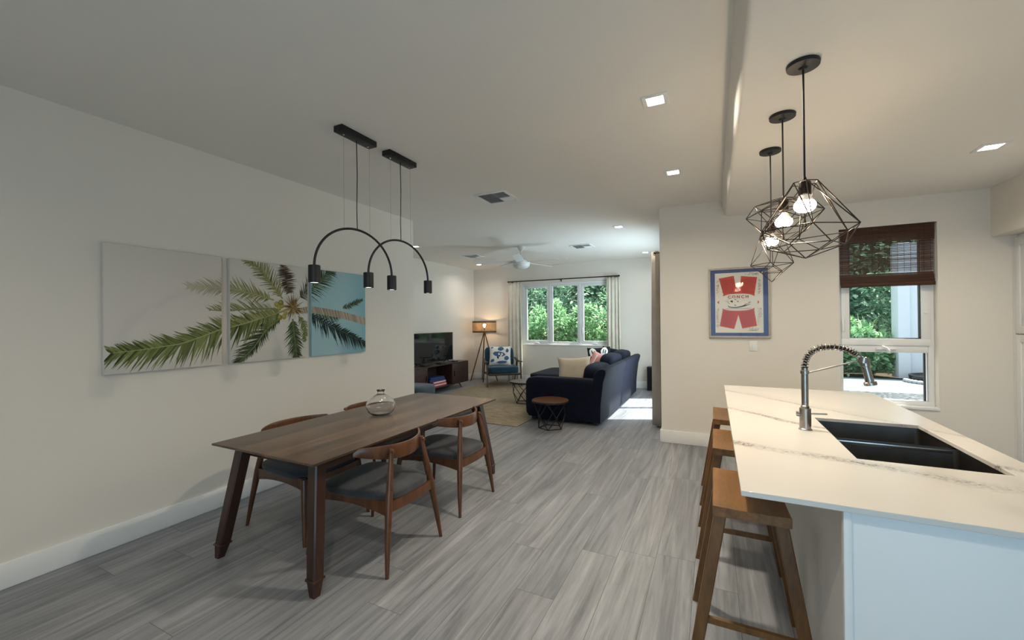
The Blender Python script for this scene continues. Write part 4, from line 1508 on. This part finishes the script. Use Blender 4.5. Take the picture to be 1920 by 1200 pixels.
for k in range(120):
    a = 2 * pi * k / 120
    m.box(-.0012, .0012, -.0032, .0032, 1.275, 1.487, 0, Matrix.Rotation(a, 4, 'Z') @ Matrix.Translation((R_ + .001, 0, 0)))
for k in range(11):
    z = 1.283 + k * .0196
    m.lathe([(R_ + .0005, z), (R_ + .003, z), (R_ + .003, z + .004), (R_ + .0005, z + .004)], 56, closed=True)
N = NT('woven_rattan')
N.set(base=N.ramp(N.noise(N.coord(), 40, 3), [(0.3, srgb('#a87f52')), (0.7, srgb('#d3ad7c'))]), rough=.7)
MT['rattan'] = N.mat
obj('woven_mesh', m, MT['rattan'], sh, 0)
m = MB()
for k in range(3):
    a = 2 * pi * k / 3 + .4
    m.tube([(.015 * cos(a), .015 * sin(a), 1.33), (R_ * cos(a), R_ * sin(a), 1.262)], .003, 6)
obj('spider_arm', m, MT['black'], t)

# ---- pillows
def pillow(m, w, h, th, n=16, mi=0, M=None, ear=.06):
    """pillow in the local x-z plane, base at z=0, thickness along y"""
    for sg in (1, -1):
        rows = []
        for j in range(n + 1):
            v = -1 + 2 * j / n
            row = []
            for i in range(n + 1):
                u = -1 + 2 * i / n
                k = 1 - ear * (1 - v * v) * abs(u) ** 3 - .0
                k2 = 1 - ear * (1 - u * u) * abs(v) ** 3
                t_ = max(0, (1 - u ** 4) * (1 - v ** 4)) ** .55
                row.append((u * w / 2 * k, sg * (th / 2 * t_ + .002), h / 2 + v * h / 2 * k2))
            rows.append(row)
        m.sheet(rows if sg < 0 else [r[::-1] for r in rows], mi, M)
    return m


def cushion(label, loc, rot, w, h, th, mat, extra=None, group='cushions on the navy sofa', ear=.06):
    o = thing('throw_cushion', label, 'cushion', loc, 0, group)
    o.rotation_euler = rot
    c = obj('cover', pillow(MB(), w, h, th, ear=ear), mat, o, 70)
    if extra:
        extra(o, w, h, th)
    return o


def surf(u, v, w, h, th):
    uu, vv = max(-.98, min(.98, u / (w / 2))), max(-.98, min(.98, (v - h / 2) / (h / 2)))
    return th / 2 * max(0, (1 - uu ** 4) * (1 - vv ** 4)) ** .55 + .0035


def patch_print(name, outlines, mat, par, w, h, th, off=0.0):
    """flat shapes laid onto the front (-y) face of a pillow, following its bulge"""
    m = MB()
    for pl in outlines:
        cx = sum(p[0] for p in pl) / len(pl)
        cz = sum(p[1] for p in pl) / len(pl)
        rings = []
        for q in (1.0, .66, .33):
            rings.append([(cx + (x - cx) * q, -surf(cx + (x - cx) * q, cz + (z_ - cz) * q, w, h, th) - off, cz + (z_ - cz) * q) for x, z_ in pl])
        b = len(pl)
        vs = [p for r in rings for p in r] + [(cx, -surf(cx, cz, w, h, th) - off, cz)]
        fs = []
        for r in range(2):
            for k in range(b):
                l = (k + 1) % b
                fs.append((r * b + k, r * b + l, (r + 1) * b + l, (r + 1) * b + k))
        for k in range(b):
            fs.append((2 * b + k, 2 * b + (k + 1) % b, 3 * b))
        m.add(vs, fs)
    return obj(name, m, mat, par, 60)


def ell(cx, cz, a, b, rot=0, n=18, wob=0):
    r_ = random.Random(int(cx * 1000 + cz * 77))
    return [(cx + (a * cos(2 * pi * k / n) * cos(rot) - b * sin(2 * pi * k / n) * sin(rot)) * (1 + r_.uniform(-wob, wob)), cz + (a * cos(2 * pi * k / n) * sin(rot) + b * sin(2 * pi * k / n) * cos(rot)) * (1 + r_.uniform(-wob, wob))) for k in range(n)]


# ---- armchair
ARZ = radians(37)
t = thing('armchair', 'blue upholstered armchair with dark wooden arms between tripod lamp and window', 'armchair', (-4.56, 8.72, .013), ARZ)
m = None
obj('seat_cushion', MB().sq((0, -.06, .375), (.355, .36, .085), 6, 10), MT['teal'], t, 60)
Mb = Matrix.Translation((0, .30, .42)) @ Matrix.Rotation(radians(-18), 4, 'X')
obj('back_cushion', MB().sq((0, 0, .22), (.355, .07, .25), 6, 10, M=Mb), MT['teal'], t, 60)
fr_ = MB()
fr_.rbox(-.37, .37, -.40, -.36, .255, .305, .005).rbox(-.37, .37, .30, .34, .22, .27, .005)
for s_ in (-1, 1):
    fr_.tube([(s_ * .37, -.38, .285), (s_ * .37, .34, .245)], .018, 8)
fr_.tube([(-.33, .47, .78), (.33, .47, .78)], .016, 8)
for x in (-.3, -.15, 0, .15, .3):
    fr_.tube([(x, .335, .25), (x, .47, .78)], .010, 8)
obj('frame', fr_, MT['armwood'], t)
for s_ in (-1, 1):
    x = s_ * .395
    obj('leg', MB().sweep([(x, -.40, 0), (x, -.30, .54)], [[(-.012, -.020), (.012, -.020), (.012, .020), (-.012, .020)]] * 2, up=(0, 1, 0)), MT['armwood'], t, 20)
    obj('leg', MB().sweep([(x, .42, 0), (x, .10, .54)], [[(-.012, -.020), (.012, -.020), (.012, .020), (-.012, .020)]] * 2, up=(0, 1, 0)), MT['armwood'], t, 20)
    obj('armrest', MB().sweep([(x, -.42, .565), (x, -.30, .562), (x, .05, .552), (x, .36, .60)], [[(-.024, -.010), (.024, -.010), (.030, .004), (.024, .012), (-.024, .012), (-.030, .004)], [(-.036, -.011), (.036, -.011), (.040, .003), (.034, .012), (-.034, .012), (-.040, .003)], [(-.03, -.011), (.03, -.011), (.034, .003), (.028, .012), (-.028, .012), (-.034, .003)], [(-.02, -.010), (.02, -.010), (.022, .003), (.018, .011), (-.018, .011), (-.022, .003)]]), MT['armwood'], t, 40)


def blue_motifs(o, w, h, th):
    patch_print('blue_motif', [ell(.02, .385, .075, .05, .1, 18, .1), ell(-.02, .255, .145, .06, -.12, 22, .08), ell(.155, .155, .06, .05, .5, 18, .12), ell(-.175, .10, .05, .035, .3, 16, .15), ell(.17, .34, .035, .05, 0, 14, .2), ell(-.19, .42, .03, .02, .4, 14, .2), ell(.05, .06, .12, .03, .05, 18, .12)], MT['blue'], o, w, h, th)
    patch_print('white_motif', [ell(-.02, .255, .022, .03, .2), ell(.05, .25, .02, .03, .2), ell(.0, .20, .05, .022, .5)], MT['whitefab'], o, w, h, th, .0015)
    patch_print('black_motif', [ell(-.045, .17, .02, .035, .3, 12, .2), ell(-.01, .205, .018, .02, .1, 10, .2)], MT['blackfab'], o, w, h, th, .003)


c = cushion('white throw cushion with blue sea-life print on the blue armchair', (-4.54, 8.60, .476), (radians(-20), 0, radians(24)), .52, .47, .15, MT['whitefab'], blue_motifs, None)

# ---- coffee table and side table with wire bases
def wire_table(loc, r, h, label, mt, rz=0, cat='side table'):
    t = thing('wire_table', label, cat, loc, rz, 'round tables on black wire bases')
    obj('tabletop', MB().lathe([(.001, h - .022), (r - .004, h - .022), (r, h - .018), (r, h - .004), (r - .004, h), (.001, h)], 48), mt, t, 40)
    obj('rim', MB().lathe([(r + .0005, h - .028), (r + .006, h - .028), (r + .006, h - .006), (r + .0005, h - .006)], 48, closed=True), MT['black'], t, 40)
    m = MB()
    n = 5
    ring = lambda rr_, z, ph: [(rr_ * cos(2 * pi * (k + ph) / n), rr_ * sin(2 * pi * (k + ph) / n), z) for k in range(n)]
    T_, Mi, Bo = ring(r * .92, h - .026, 0), ring(r * .80, h * .45, .5), ring(r * .66, .0065, 0)
    Tm = ring(r * .92, h - .026, .5)
    for k in range(n):
        l = (k + 1) % n
        for a, b in ((T_[k], T_[l]), (Bo[k], Bo[l]), (T_[k], Mi[k]), (T_[l], Mi[k]), (Mi[k], Bo[k]), (Mi[k], Bo[l])):
            m.tube([a, b], .0062, 8)
    obj('wire_base', m, MT['black'], t)
    return t


wire_table((-3.11, 6.90, .013), .29, .40, 'round grey-topped coffee table on black wire base, on the rug beyond the sofa arm', MT['greytop'], .3, 'coffee table')
wire_table((-2.075, 5.44, 0.0), .255, .40, 'round brown-topped side table on black wire base before the navy sofa', MT['topwood'], 1.1)

# ---- sectional sofa
t = thing('sectional_sofa', 'dark navy sectional sofa with chaise, its back towards the glass door', 'sofa', (0, 0, 0.013))
nv = MT['navy']
obj('base', MB().rbox(-2.56, -1.47, 5.80, 8.70, .045, .30, .02, 3), nv, t, 40)
obj('chaise_base', MB().rbox(-3.28, -2.50, 7.36, 8.70, .045, .30, .03, 3), nv, t, 40)
obj('armrest', MB().sq((-2.025, 5.845, .343), (.575, .115, .308), 9, 12), nv, t, 60)
for ya, yb in ((5.735, 7.26), (7.262, 8.75)):
    m = MB()
    prof = [(-1.475, .03), (-1.445, .035), (-1.435, .30), (-1.395, .62), (-1.355, .76), (-1.365, .795), (-1.40, .81), (-1.46, .80), (-1.53, .74), (-1.58, .45), (-1.60, .05)]
    rings = []
    for y, ins in ((ya, .03), (ya + .012, .012), (ya + .035, 0), ((ya + yb) / 2, 0), (yb - .02, 0), (yb - .006, .006), (yb, .014)):
        cx = sum(p[0] for p in prof) / len(prof)
        cz = sum(p[1] for p in prof) / len(prof)
        rings.append([(x + (cx - x) * ins * 3, y, z + (cz - z) * ins) for x, z in prof])
    m.loft(rings)
    obj('back_panel', m, nv, t, 50)
for ya, yb, x0 in ((5.96, 6.66, -2.58), (6.66, 7.36, -2.58), (7.36, 8.70, -3.30)):
    obj('seat_cushion', MB().sq(((x0 - 1.60) / 2, (ya + yb) / 2, .385), ((-1.60 - x0) / 2, (yb - ya) / 2 - .003, .088), 9, 12), nv, t, 60)
for ya, yb, hz, tl in ((5.98, 6.88, .38, 8), (6.89, 7.80, .47, 8), (7.81, 8.70, .47, 8)):
    Mx = Matrix.Translation((-1.69, (ya + yb) / 2, .44)) @ Matrix.Rotation(radians(tl), 4, 'Y')
    obj('back_cushion', MB().sq((0, 0, hz / 2), (.13, (yb - ya) / 2, hz / 2), 4.5, 12, M=Mx), nv, t, 60)
for x, y in ((-2.5, 5.85), (-1.54, 5.85), (-1.54, 8.6), (-3.2, 8.6), (-3.2, 7.46)):
    obj('foot', MB().rbox(x - .03, x + .03, y - .03, y + .03, -.0, .05, .004), MT['armwood'], t, 40)

# ---- cushions on the sofa
cushion('plain beige throw cushion leaning behind the near arm of the navy sofa', (-1.95, 6.16, .487), (radians(-14), radians(-3), radians(8)), .54, .47, .19, MT['beige'], ear=.13)
cushion('white throw cushion peeking out at the left behind the beige cushion', (-2.07, 6.39, .487), (radians(-16), 0, radians(10)), .44, .36, .13, MT['whitefab'])


def stripes(o, w, h, th):
    L = []
    for x in (-.15, -.05, .05, .15):
        L.append([(x - .012, .10), (x + .012, .10), (x + .03 + .012, .36), (x + .03 - .012, .36)])
    patch_print('white_stripe', L, MT['whitefab'], o, w, h, th)


cushion('pink throw cushion with white stripes in the middle of the navy sofa', (-1.94, 7.40, .50), (radians(-10), radians(24), radians(14)), .42, .42, .14, MT['pink'], stripes)


def rings_(o, w, h, th):
    patch_print('white_spot', [ell(-.11, .39, .07, .095, .25, 18, .08), ell(.10, .40, .065, .09, -.3, 18, .08), ell(0, .22, .12, .06, 0, 18, .1)], MT['whitefab'], o, w, h, th)
    patch_print('grey_stroke', [ell(-.125, .40, .012, .05, .3), ell(-.09, .36, .010, .045, .3), ell(.12, .40, .012, .045, -.3), ell(.085, .41, .010, .05, -.3)], MT['bluegrey'], o, w, h, th, .0015)


cushion('black throw cushion with big white patches behind the pink striped cushion', (-1.95, 7.82, .50), (radians(-8), radians(-4), radians(16)), .44, .50, .13, MT['blackfab'], rings_)
cushion('plain black throw cushion poking up behind the one with white patches', (-1.92, 8.36, .50), (radians(-6), radians(12), radians(18)), .42, .46, .12, MT['blackfab'])

# ---- curtains and rods
def curtain_sheet(x0, x1, z0, z1, folds, amp, seed, flare=0.0, n=110, rows=14, pinch=0.35):
    r_ = random.Random(seed)
    ph = [r_.uniform(-.5, .5) for _ in range(8)]
    R = []
    for j in range(rows + 1):
        q = j / rows
        z = z1 + (z0 - z1) * q
        row = []
        for i in range(n + 1):
            u = i / n
            a = 2 * pi * folds * u + .5 * sin(2 * pi * u + ph[0]) + .25 * q * sin(5 * u + ph[1])
            am = amp * (pinch + (1 - pinch) * min(1, q * 2.2)) * (.8 + .3 * sin(3 * u * pi + ph[2]))
            cxm = (x0 + x1) / 2
            half = (x1 - x0) / 2 * (.88 + .12 * q + flare * q * q)
            x = cxm + (u * 2 - 1) * half + .006 * sin(2 * a)
            row.append((x, am * sin(a), z))
        R.append(row)
    return R


def wcurtain(x0, x1, label, seed):
    t = thing('curtain', label, 'curtain', (0, YF - .10, 0), 0, 'cream curtains at the living room window')
    obj('fabric', MB().sheet(curtain_sheet(x0, x1, .03, 2.48, 4, .034, seed)), MT['curtain'], t, 80, True, .003)
    for k in range(4):
        x = x0 + .05 + (x1 - x0 - .1) * k / 3
        obj('ring', MB().tube([(x, .024 * cos(2 * pi * j / 16), 2.502 + .024 * sin(2 * pi * j / 16)) for j in range(16)], .0035, 6, True), MT['wire'], t)


wcurtain(-4.70, -4.28, 'cream curtain gathered at the left of the living room window, behind the blue armchair', 1)
wcurtain(-2.19, -1.86, 'cream curtain gathered at the right of the living room window, behind the sofa', 2)
t = thing('curtain_rod', 'thin dark curtain rod above the living room window', 'curtain rod', (0, YF - .10, 2.512))
obj('rod', MB().tube([(-4.66, 0, 0), (-1.905, 0, 0)], .0125, 12), MT['wire'], t)
for x in (-4.67, -1.895):
    obj('finial', MB().lathe([(.001, -.02), (.018, -.018), (.018, .018), (.001, .02)], 16, M=Matrix.Translation((x, 0, 0)) @ Matrix.Rotation(pi / 2, 4, 'Y')), MT['wire'], t, 40)
for x in (-4.60, -3.29, -1.96):
    obj('bracket', MB().tube([(x, 0.10, -.02), (x, 0.0, -.018), (x, 0, .0)], .006, 8).rbox(x - .012, x + .012, .088, .0995, -.05, .02, .002), MT['wire'], t)

# taupe curtain at the glass door, seen edge on
t = thing('curtain', 'long taupe grommet curtain hanging beside the end of the kitchen wall', 'curtain', (-.725, 0, 0))
R = curtain_sheet(6.03, 6.56, .02, 2.475, 4, .062, 9, 0, 120, 16, .85)
obj('fabric', MB().sheet([[(y_, x_, z_) for x_, y_, z_ in r] for r in R]), MT['grycurtain'], t, 80, True, .003)
for k in range(5):
    obj('grommet', MB().tube([(.0 + .022 * cos(2 * pi * j / 16), 6.08 + .105 * k, 2.435 + .022 * sin(2 * pi * j / 16)) for j in range(16)], .004, 6, True), MT['black'], t)
t = thing('curtain_rod', 'dark rod carrying the taupe curtain above the glass door', 'curtain rod', (-.725, 0, 2.435))
obj('rod', MB().tube([(0, 5.98, 0), (0, 8.95, 0)], .011, 12), MT['black'], t)
for y in (6.0, 8.9):
    obj('bracket', MB().tube([(0, y, 0), (.134, y, 0)], .006, 8), MT['black'], t)

# ---- tower speaker
t = thing('tower_speaker', 'slim black tower speaker on the floor against the far wall near the taupe curtain', 'speaker', (-1.19, 9.28, 0))
obj('cabinet', MB().rbox(-.10, .10, -.11, .12, .0, .505, .004), MT['blackplastic'], t, 40)
obj('grille', MB().rbox(-.088, .088, -.118, -.110, .03, .49, .003), MT['blackfab'], t, 40)

# ================================================================== OUTSIDE
N = NT('patio_concrete')
v = N.coord()
sp_ = N.noise(v, 60, 3, 0.7)
lg = N.noise(v, 3, 4, 0.6)
N.set(base=N.ramp(N.math('ADD', N.math('MULTIPLY', sp_, .7), N.math('MULTIPLY', lg, .3)), [(.35, srgb('#5d646c')), (.6, srgb('#7e868e'))]), rough=.85)
N.bump(sp_, .3, .004)
MT['patio'] = N.mat
N = NT('river_gravel')
v = N.coord()
vo = N.n('ShaderNodeTexVoronoi')
vo.inputs['Scale'].default_value = 16
N.t.links.new(N.coord((1, 2.2, 1)), vo.inputs['Vector'])
N.set(base=N.ramp(N.math('ADD', vo.outputs['Distance'], N.math('MULTIPLY', N.noise(v, 22, 3), .5)), [(0.2, srgb('#8f9498')), (.9, srgb('#2c3036'))]), rough=.9)
N.bump(vo.outputs['Distance'], .8, -.03)
MT['gravel'] = N.mat
MT['soil'] = plain('garden_soil', (.07, .055, .035), .95, 0, .1, .3, 5, .4)
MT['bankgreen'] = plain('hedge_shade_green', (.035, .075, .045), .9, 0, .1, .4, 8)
MT['edging'] = plain('pale_stone', (.42, .43, .44), .8, 0, .2, .05)
MT['render'] = plain('white_render', (.66, .69, .73), .8, 0, .2, .02)

g = struct('ground', MB().box(-14, 14, 9.62, 24, -.3, -.055).box(-.42, 14, 5.56, 9.62, -.3, -.055), MT['soil'])
struct('ground_patio', MB().box(-.42, 8, 5.55, 9.5, -.05, -.012).box(1.0, 8, 10.8, 13.25, -.05, -.005), MT['patio'])
struct('ground_gravel_strip', MB().box(-.3, 8, 9.5, 10.8, -.05, .0), MT['gravel'])


def leaf_poly(m, base, d, L, w, nrm, fold=.15):
    d = d.normalized()
    s_ = d.cross(nrm).normalized()
    n_ = s_.cross(d)
    p = [base, base + d * L * .3 + s_ * w * .42 + n_ * w * fold, base + d * L * .65 + s_ * w * .45 + n_ * w * fold, base + d * L - n_ * L * .08, base + d * L * .65 - s_ * w * .45 + n_ * w * fold, base + d * L * .3 - s_ * w * .42 + n_ * w * fold, base + d * L * .5]
    m.add(p, [(0, 1, 6), (1, 2, 6), (2, 3, 6), (3, 4, 6), (4, 5, 6), (5, 0, 6)])


def shrub(loc, rad, hgt, n, L, w, mat, label, seed, cat='shrub', grp=None, z0=.1, up=.5, kind='garden_shrub', trunk=False, low=.1):
    r_ = random.Random(seed)
    t = thing(kind, label, cat, loc, 0, grp)
    m, st_ = MB(), MB()
    cl = []
    for k in range(10 + n // 85):
        a, q, e = r_.uniform(0, 2 * pi), sqrt(r_.random()), r_.random()
        x, y, z = rad[0] * .8 * q * cos(a), rad[1] * .8 * q * sin(a), z0 + (hgt - z0) * (low + (1 - low) * e * (1 - .35 * q * q))
        cl.append((x, y, z))
        st_.tube([(x * .15, y * .15, 0), (x * .5, y * .5, z * .5), (x, y, z)], [.012 if not trunk else .05, .009, .004], 6)
    per = n // len(cl)
    for c in cl:
        R = r_.uniform(.22, .42) * min(rad) * 1.1
        for k in range(per):
            th, ph = r_.uniform(0, 2 * pi), math.acos(r_.uniform(-.6, 1))
            o_ = Vector((sin(ph) * cos(th), sin(ph) * sin(th), cos(ph)))
            p = Vector(c) + o_ * R * r_.uniform(.45, 1.0)
            if p.z < .03:
                continue
            d = (o_ + Vector((r_.uniform(-.6, .6), r_.uniform(-.6, .6), r_.uniform(-.5, .5) + up * .3))).normalized()
            nn = (Vector((0, 0, 1)) + o_ * .8 + Vector((r_.uniform(-.5, .5), r_.uniform(-.5, .5), 0))).normalized()
            if abs(d.dot(nn)) > .95:
                nn = Vector((1, 0, 0))
            f = r_.uniform(.7, 1.25)
            leaf_poly(m, p, d, L * f, w * f, nn)
    obj('foliage', m, mat, t, 0, False)
    obj('stems', st_, MT['bark'], t)
    return t


G = 'shrubs outside the living room window'
shrub((-5.6, 12.3, -.05), (.75, .65), 2.1, 2000, .13, .07, MT['leaf1'], 'bright broad-leaved shrub seen in the left light of the living room window', 1, grp=G)
shrub((-4.6, 12.1, -.05), (.7, .65), 2.45, 2000, .13, .07, MT['leaf1'], 'bright broad-leaved shrub behind the mullion between left and middle window lights', 2, grp=G)
shrub((-3.6, 12.5, -.05), (.72, .65), 2.15, 2000, .13, .07, MT['leaf1'], 'bright broad-leaved shrub in the middle light of the living room window', 3, grp=G)
shrub((-2.6, 12.2, -.05), (.72, .65), 2.35, 2000, .13, .07, MT['leaf1'], 'bright broad-leaved shrub in the right light of the living room window', 4, grp=G)
shrub((-1.6, 12.6, -.05), (.72, .65), 2.0, 1500, .13, .07, MT['leaf1'], 'bright broad-leaved shrub half hidden by the right cream curtain', 5, grp=G)
G = 'tall trees behind the garden'
shrub((-7.4, 15.6, -.05), (1.15, 1.0), 4.6, 2600, .20, .075, MT['leaf2'], 'tall dark tree behind the left window light', 11, 'tree', G, .3, kind='garden_tree', trunk=True)
shrub((-5.3, 15.3, -.05), (1.1, 1.0), 4.3, 2600, .20, .075, MT['leaf2'], 'tall dark tree behind the middle window light', 12, 'tree', G, .3, kind='garden_tree', trunk=True)
shrub((-3.3, 15.4, -.05), (1.1, 1.0), 4.6, 2600, .20, .075, MT['leaf2'], 'tall dark tree behind the right window light', 13, 'tree', G, .3, kind='garden_tree', trunk=True)
shrub((2.7, 16.2, -.05), (1.1, .8), 4.4, 2400, .20, .075, MT['leaf2'], 'dark tree at the left of the view through the kitchen window', 15, 'tree', G, .3, kind='garden_tree', trunk=True)
shrub((5.2, 16.2, -.05), (1.0, .8), 4.2, 2000, .20, .075, MT['leaf2'], 'dark tree just left of the white post outside the kitchen window', 16, 'tree', G, .3, kind='garden_tree', trunk=True)
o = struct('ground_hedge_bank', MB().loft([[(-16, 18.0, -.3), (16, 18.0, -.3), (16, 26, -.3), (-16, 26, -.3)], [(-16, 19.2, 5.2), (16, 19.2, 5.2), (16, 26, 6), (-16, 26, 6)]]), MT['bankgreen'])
rr = random.Random(77)
m = MB()
for k in range(5200):
    x = rr.uniform(-12, 8)
    q = rr.random()
    z = q * 5.0
    y = 18.0 + q * 1.1 - rr.uniform(.0, .7)
    d = Vector((rr.uniform(-1, 1), rr.uniform(-1, .2), rr.uniform(-.6, .8)))
    leaf_poly(m, Vector((x, y, z)), d, rr.uniform(.2, .36), rr.uniform(.10, .18), Vector((0, -.7, .7)))
o = tag(obj('hedge_foliage', m, MT['leaf2'], None, 0, False), 'dense dark green hedge covering the bank behind all the garden trees', 'hedge')
o['kind'] = 'stuff'
G = 'plants seen through the kitchen window'
shrub((3.0, 14.0, -.05), (.7, .55), 1.25, 3600, .15, .10, MT['leaf1'], 'round-leaved green shrub low in the kitchen window, behind the faucet spray head', 21, grp=G)
shrub((3.72, 14.1, -.05), (.5, .5), 1.2, 3000, .15, .10, MT['leaf1'], 'round-leaved green shrub low in the kitchen window, beside the white post', 22, grp=G)
shrub((3.0, 15.3, -.05), (.8, .5), 2.2, 2200, .13, .06, MT['leaf1'], 'pale green bush at mid height in the kitchen window', 23, grp=G)
t = thing('tall_grass_clump', 'pale arching grass clump left of the white post outside the kitchen window', 'grass', (3.95, 15.2, -.05), 0, G)
m = MB()
for k in range(150):
    a = rr.uniform(0, 2 * pi)
    h = rr.uniform(1.1, 2.3)
    ln = rr.uniform(.2, .8)
    P = [Vector((rr.uniform(-.15, .15), rr.uniform(-.15, .15), 0))]
    for j in range(1, 6):
        q = j / 5
        P.append(P[0] + Vector((cos(a) * ln * q * q, sin(a) * ln * q * q, h * (q - .25 * q ** 3))))
    w_ = Vector((-sin(a), cos(a), 0)) * .014
    vs = []
    for j, p in enumerate(P):
        f = 1 - j / 5.2
        vs += [p - w_ * f, p + w_ * f]
    m.add(vs, [(2 * j, 2 * j + 1, 2 * j + 3, 2 * j + 2) for j in range(5)])
obj('blades', m, MT['leaf3'], t, 0, False)

# white porch wall end / post
t = thing('porch_post', 'wide white porch post outside the kitchen window at the right', 'post', (0, 0, -.012))
obj('shaft', MB().rbox(4.40, 6.4, 13.62, 14.0, 0, 3.4, .004), MT['render'], t, 40)
obj('corner_board', MB().rbox(4.17, 4.40, 13.55, 14.0, 0, 3.4, .006), MT['render'], t, 40)
# low dark tub with scalloped pale edging
t = thing('patio_tub', 'low round black tub with pale scalloped edging before the white porch post', 'tub', (4.78, 12.85, -.005))
obj('tub', MB().lathe([(.50, 0), (.60, .02), (.63, .16), (.60, .17), (.55, .12), (.001, .10)], 40), MT['black'], t)
for k in range(22):
    a = pi + pi * k / 21
    obj('edging_stone', MB().sq((.70 * cos(a), .70 * sin(a), .035), (.055, .055, .045), 2.4, 5), MT['edging'], t, 60)
# low black patio table close to the kitchen window
t = thing('patio_table', 'low black metal patio table just outside the kitchen window', 'table', (1.76, 6.98, -.012))
m = MB()
m.rbox(-.34, .34, -.2, .2, .40, .425, .004)
obj('tabletop', m, MT['black'], t, 40)
for sx_ in (-1, 1):
    for sy_ in (-1, 1):
        obj('leg', MB().rbox(sx_ * .32 - .014, sx_ * .32 + .014, sy_ * .18 - .014, sy_ * .18 + .014, 0, .40, .002), MT['black'], t, 40)
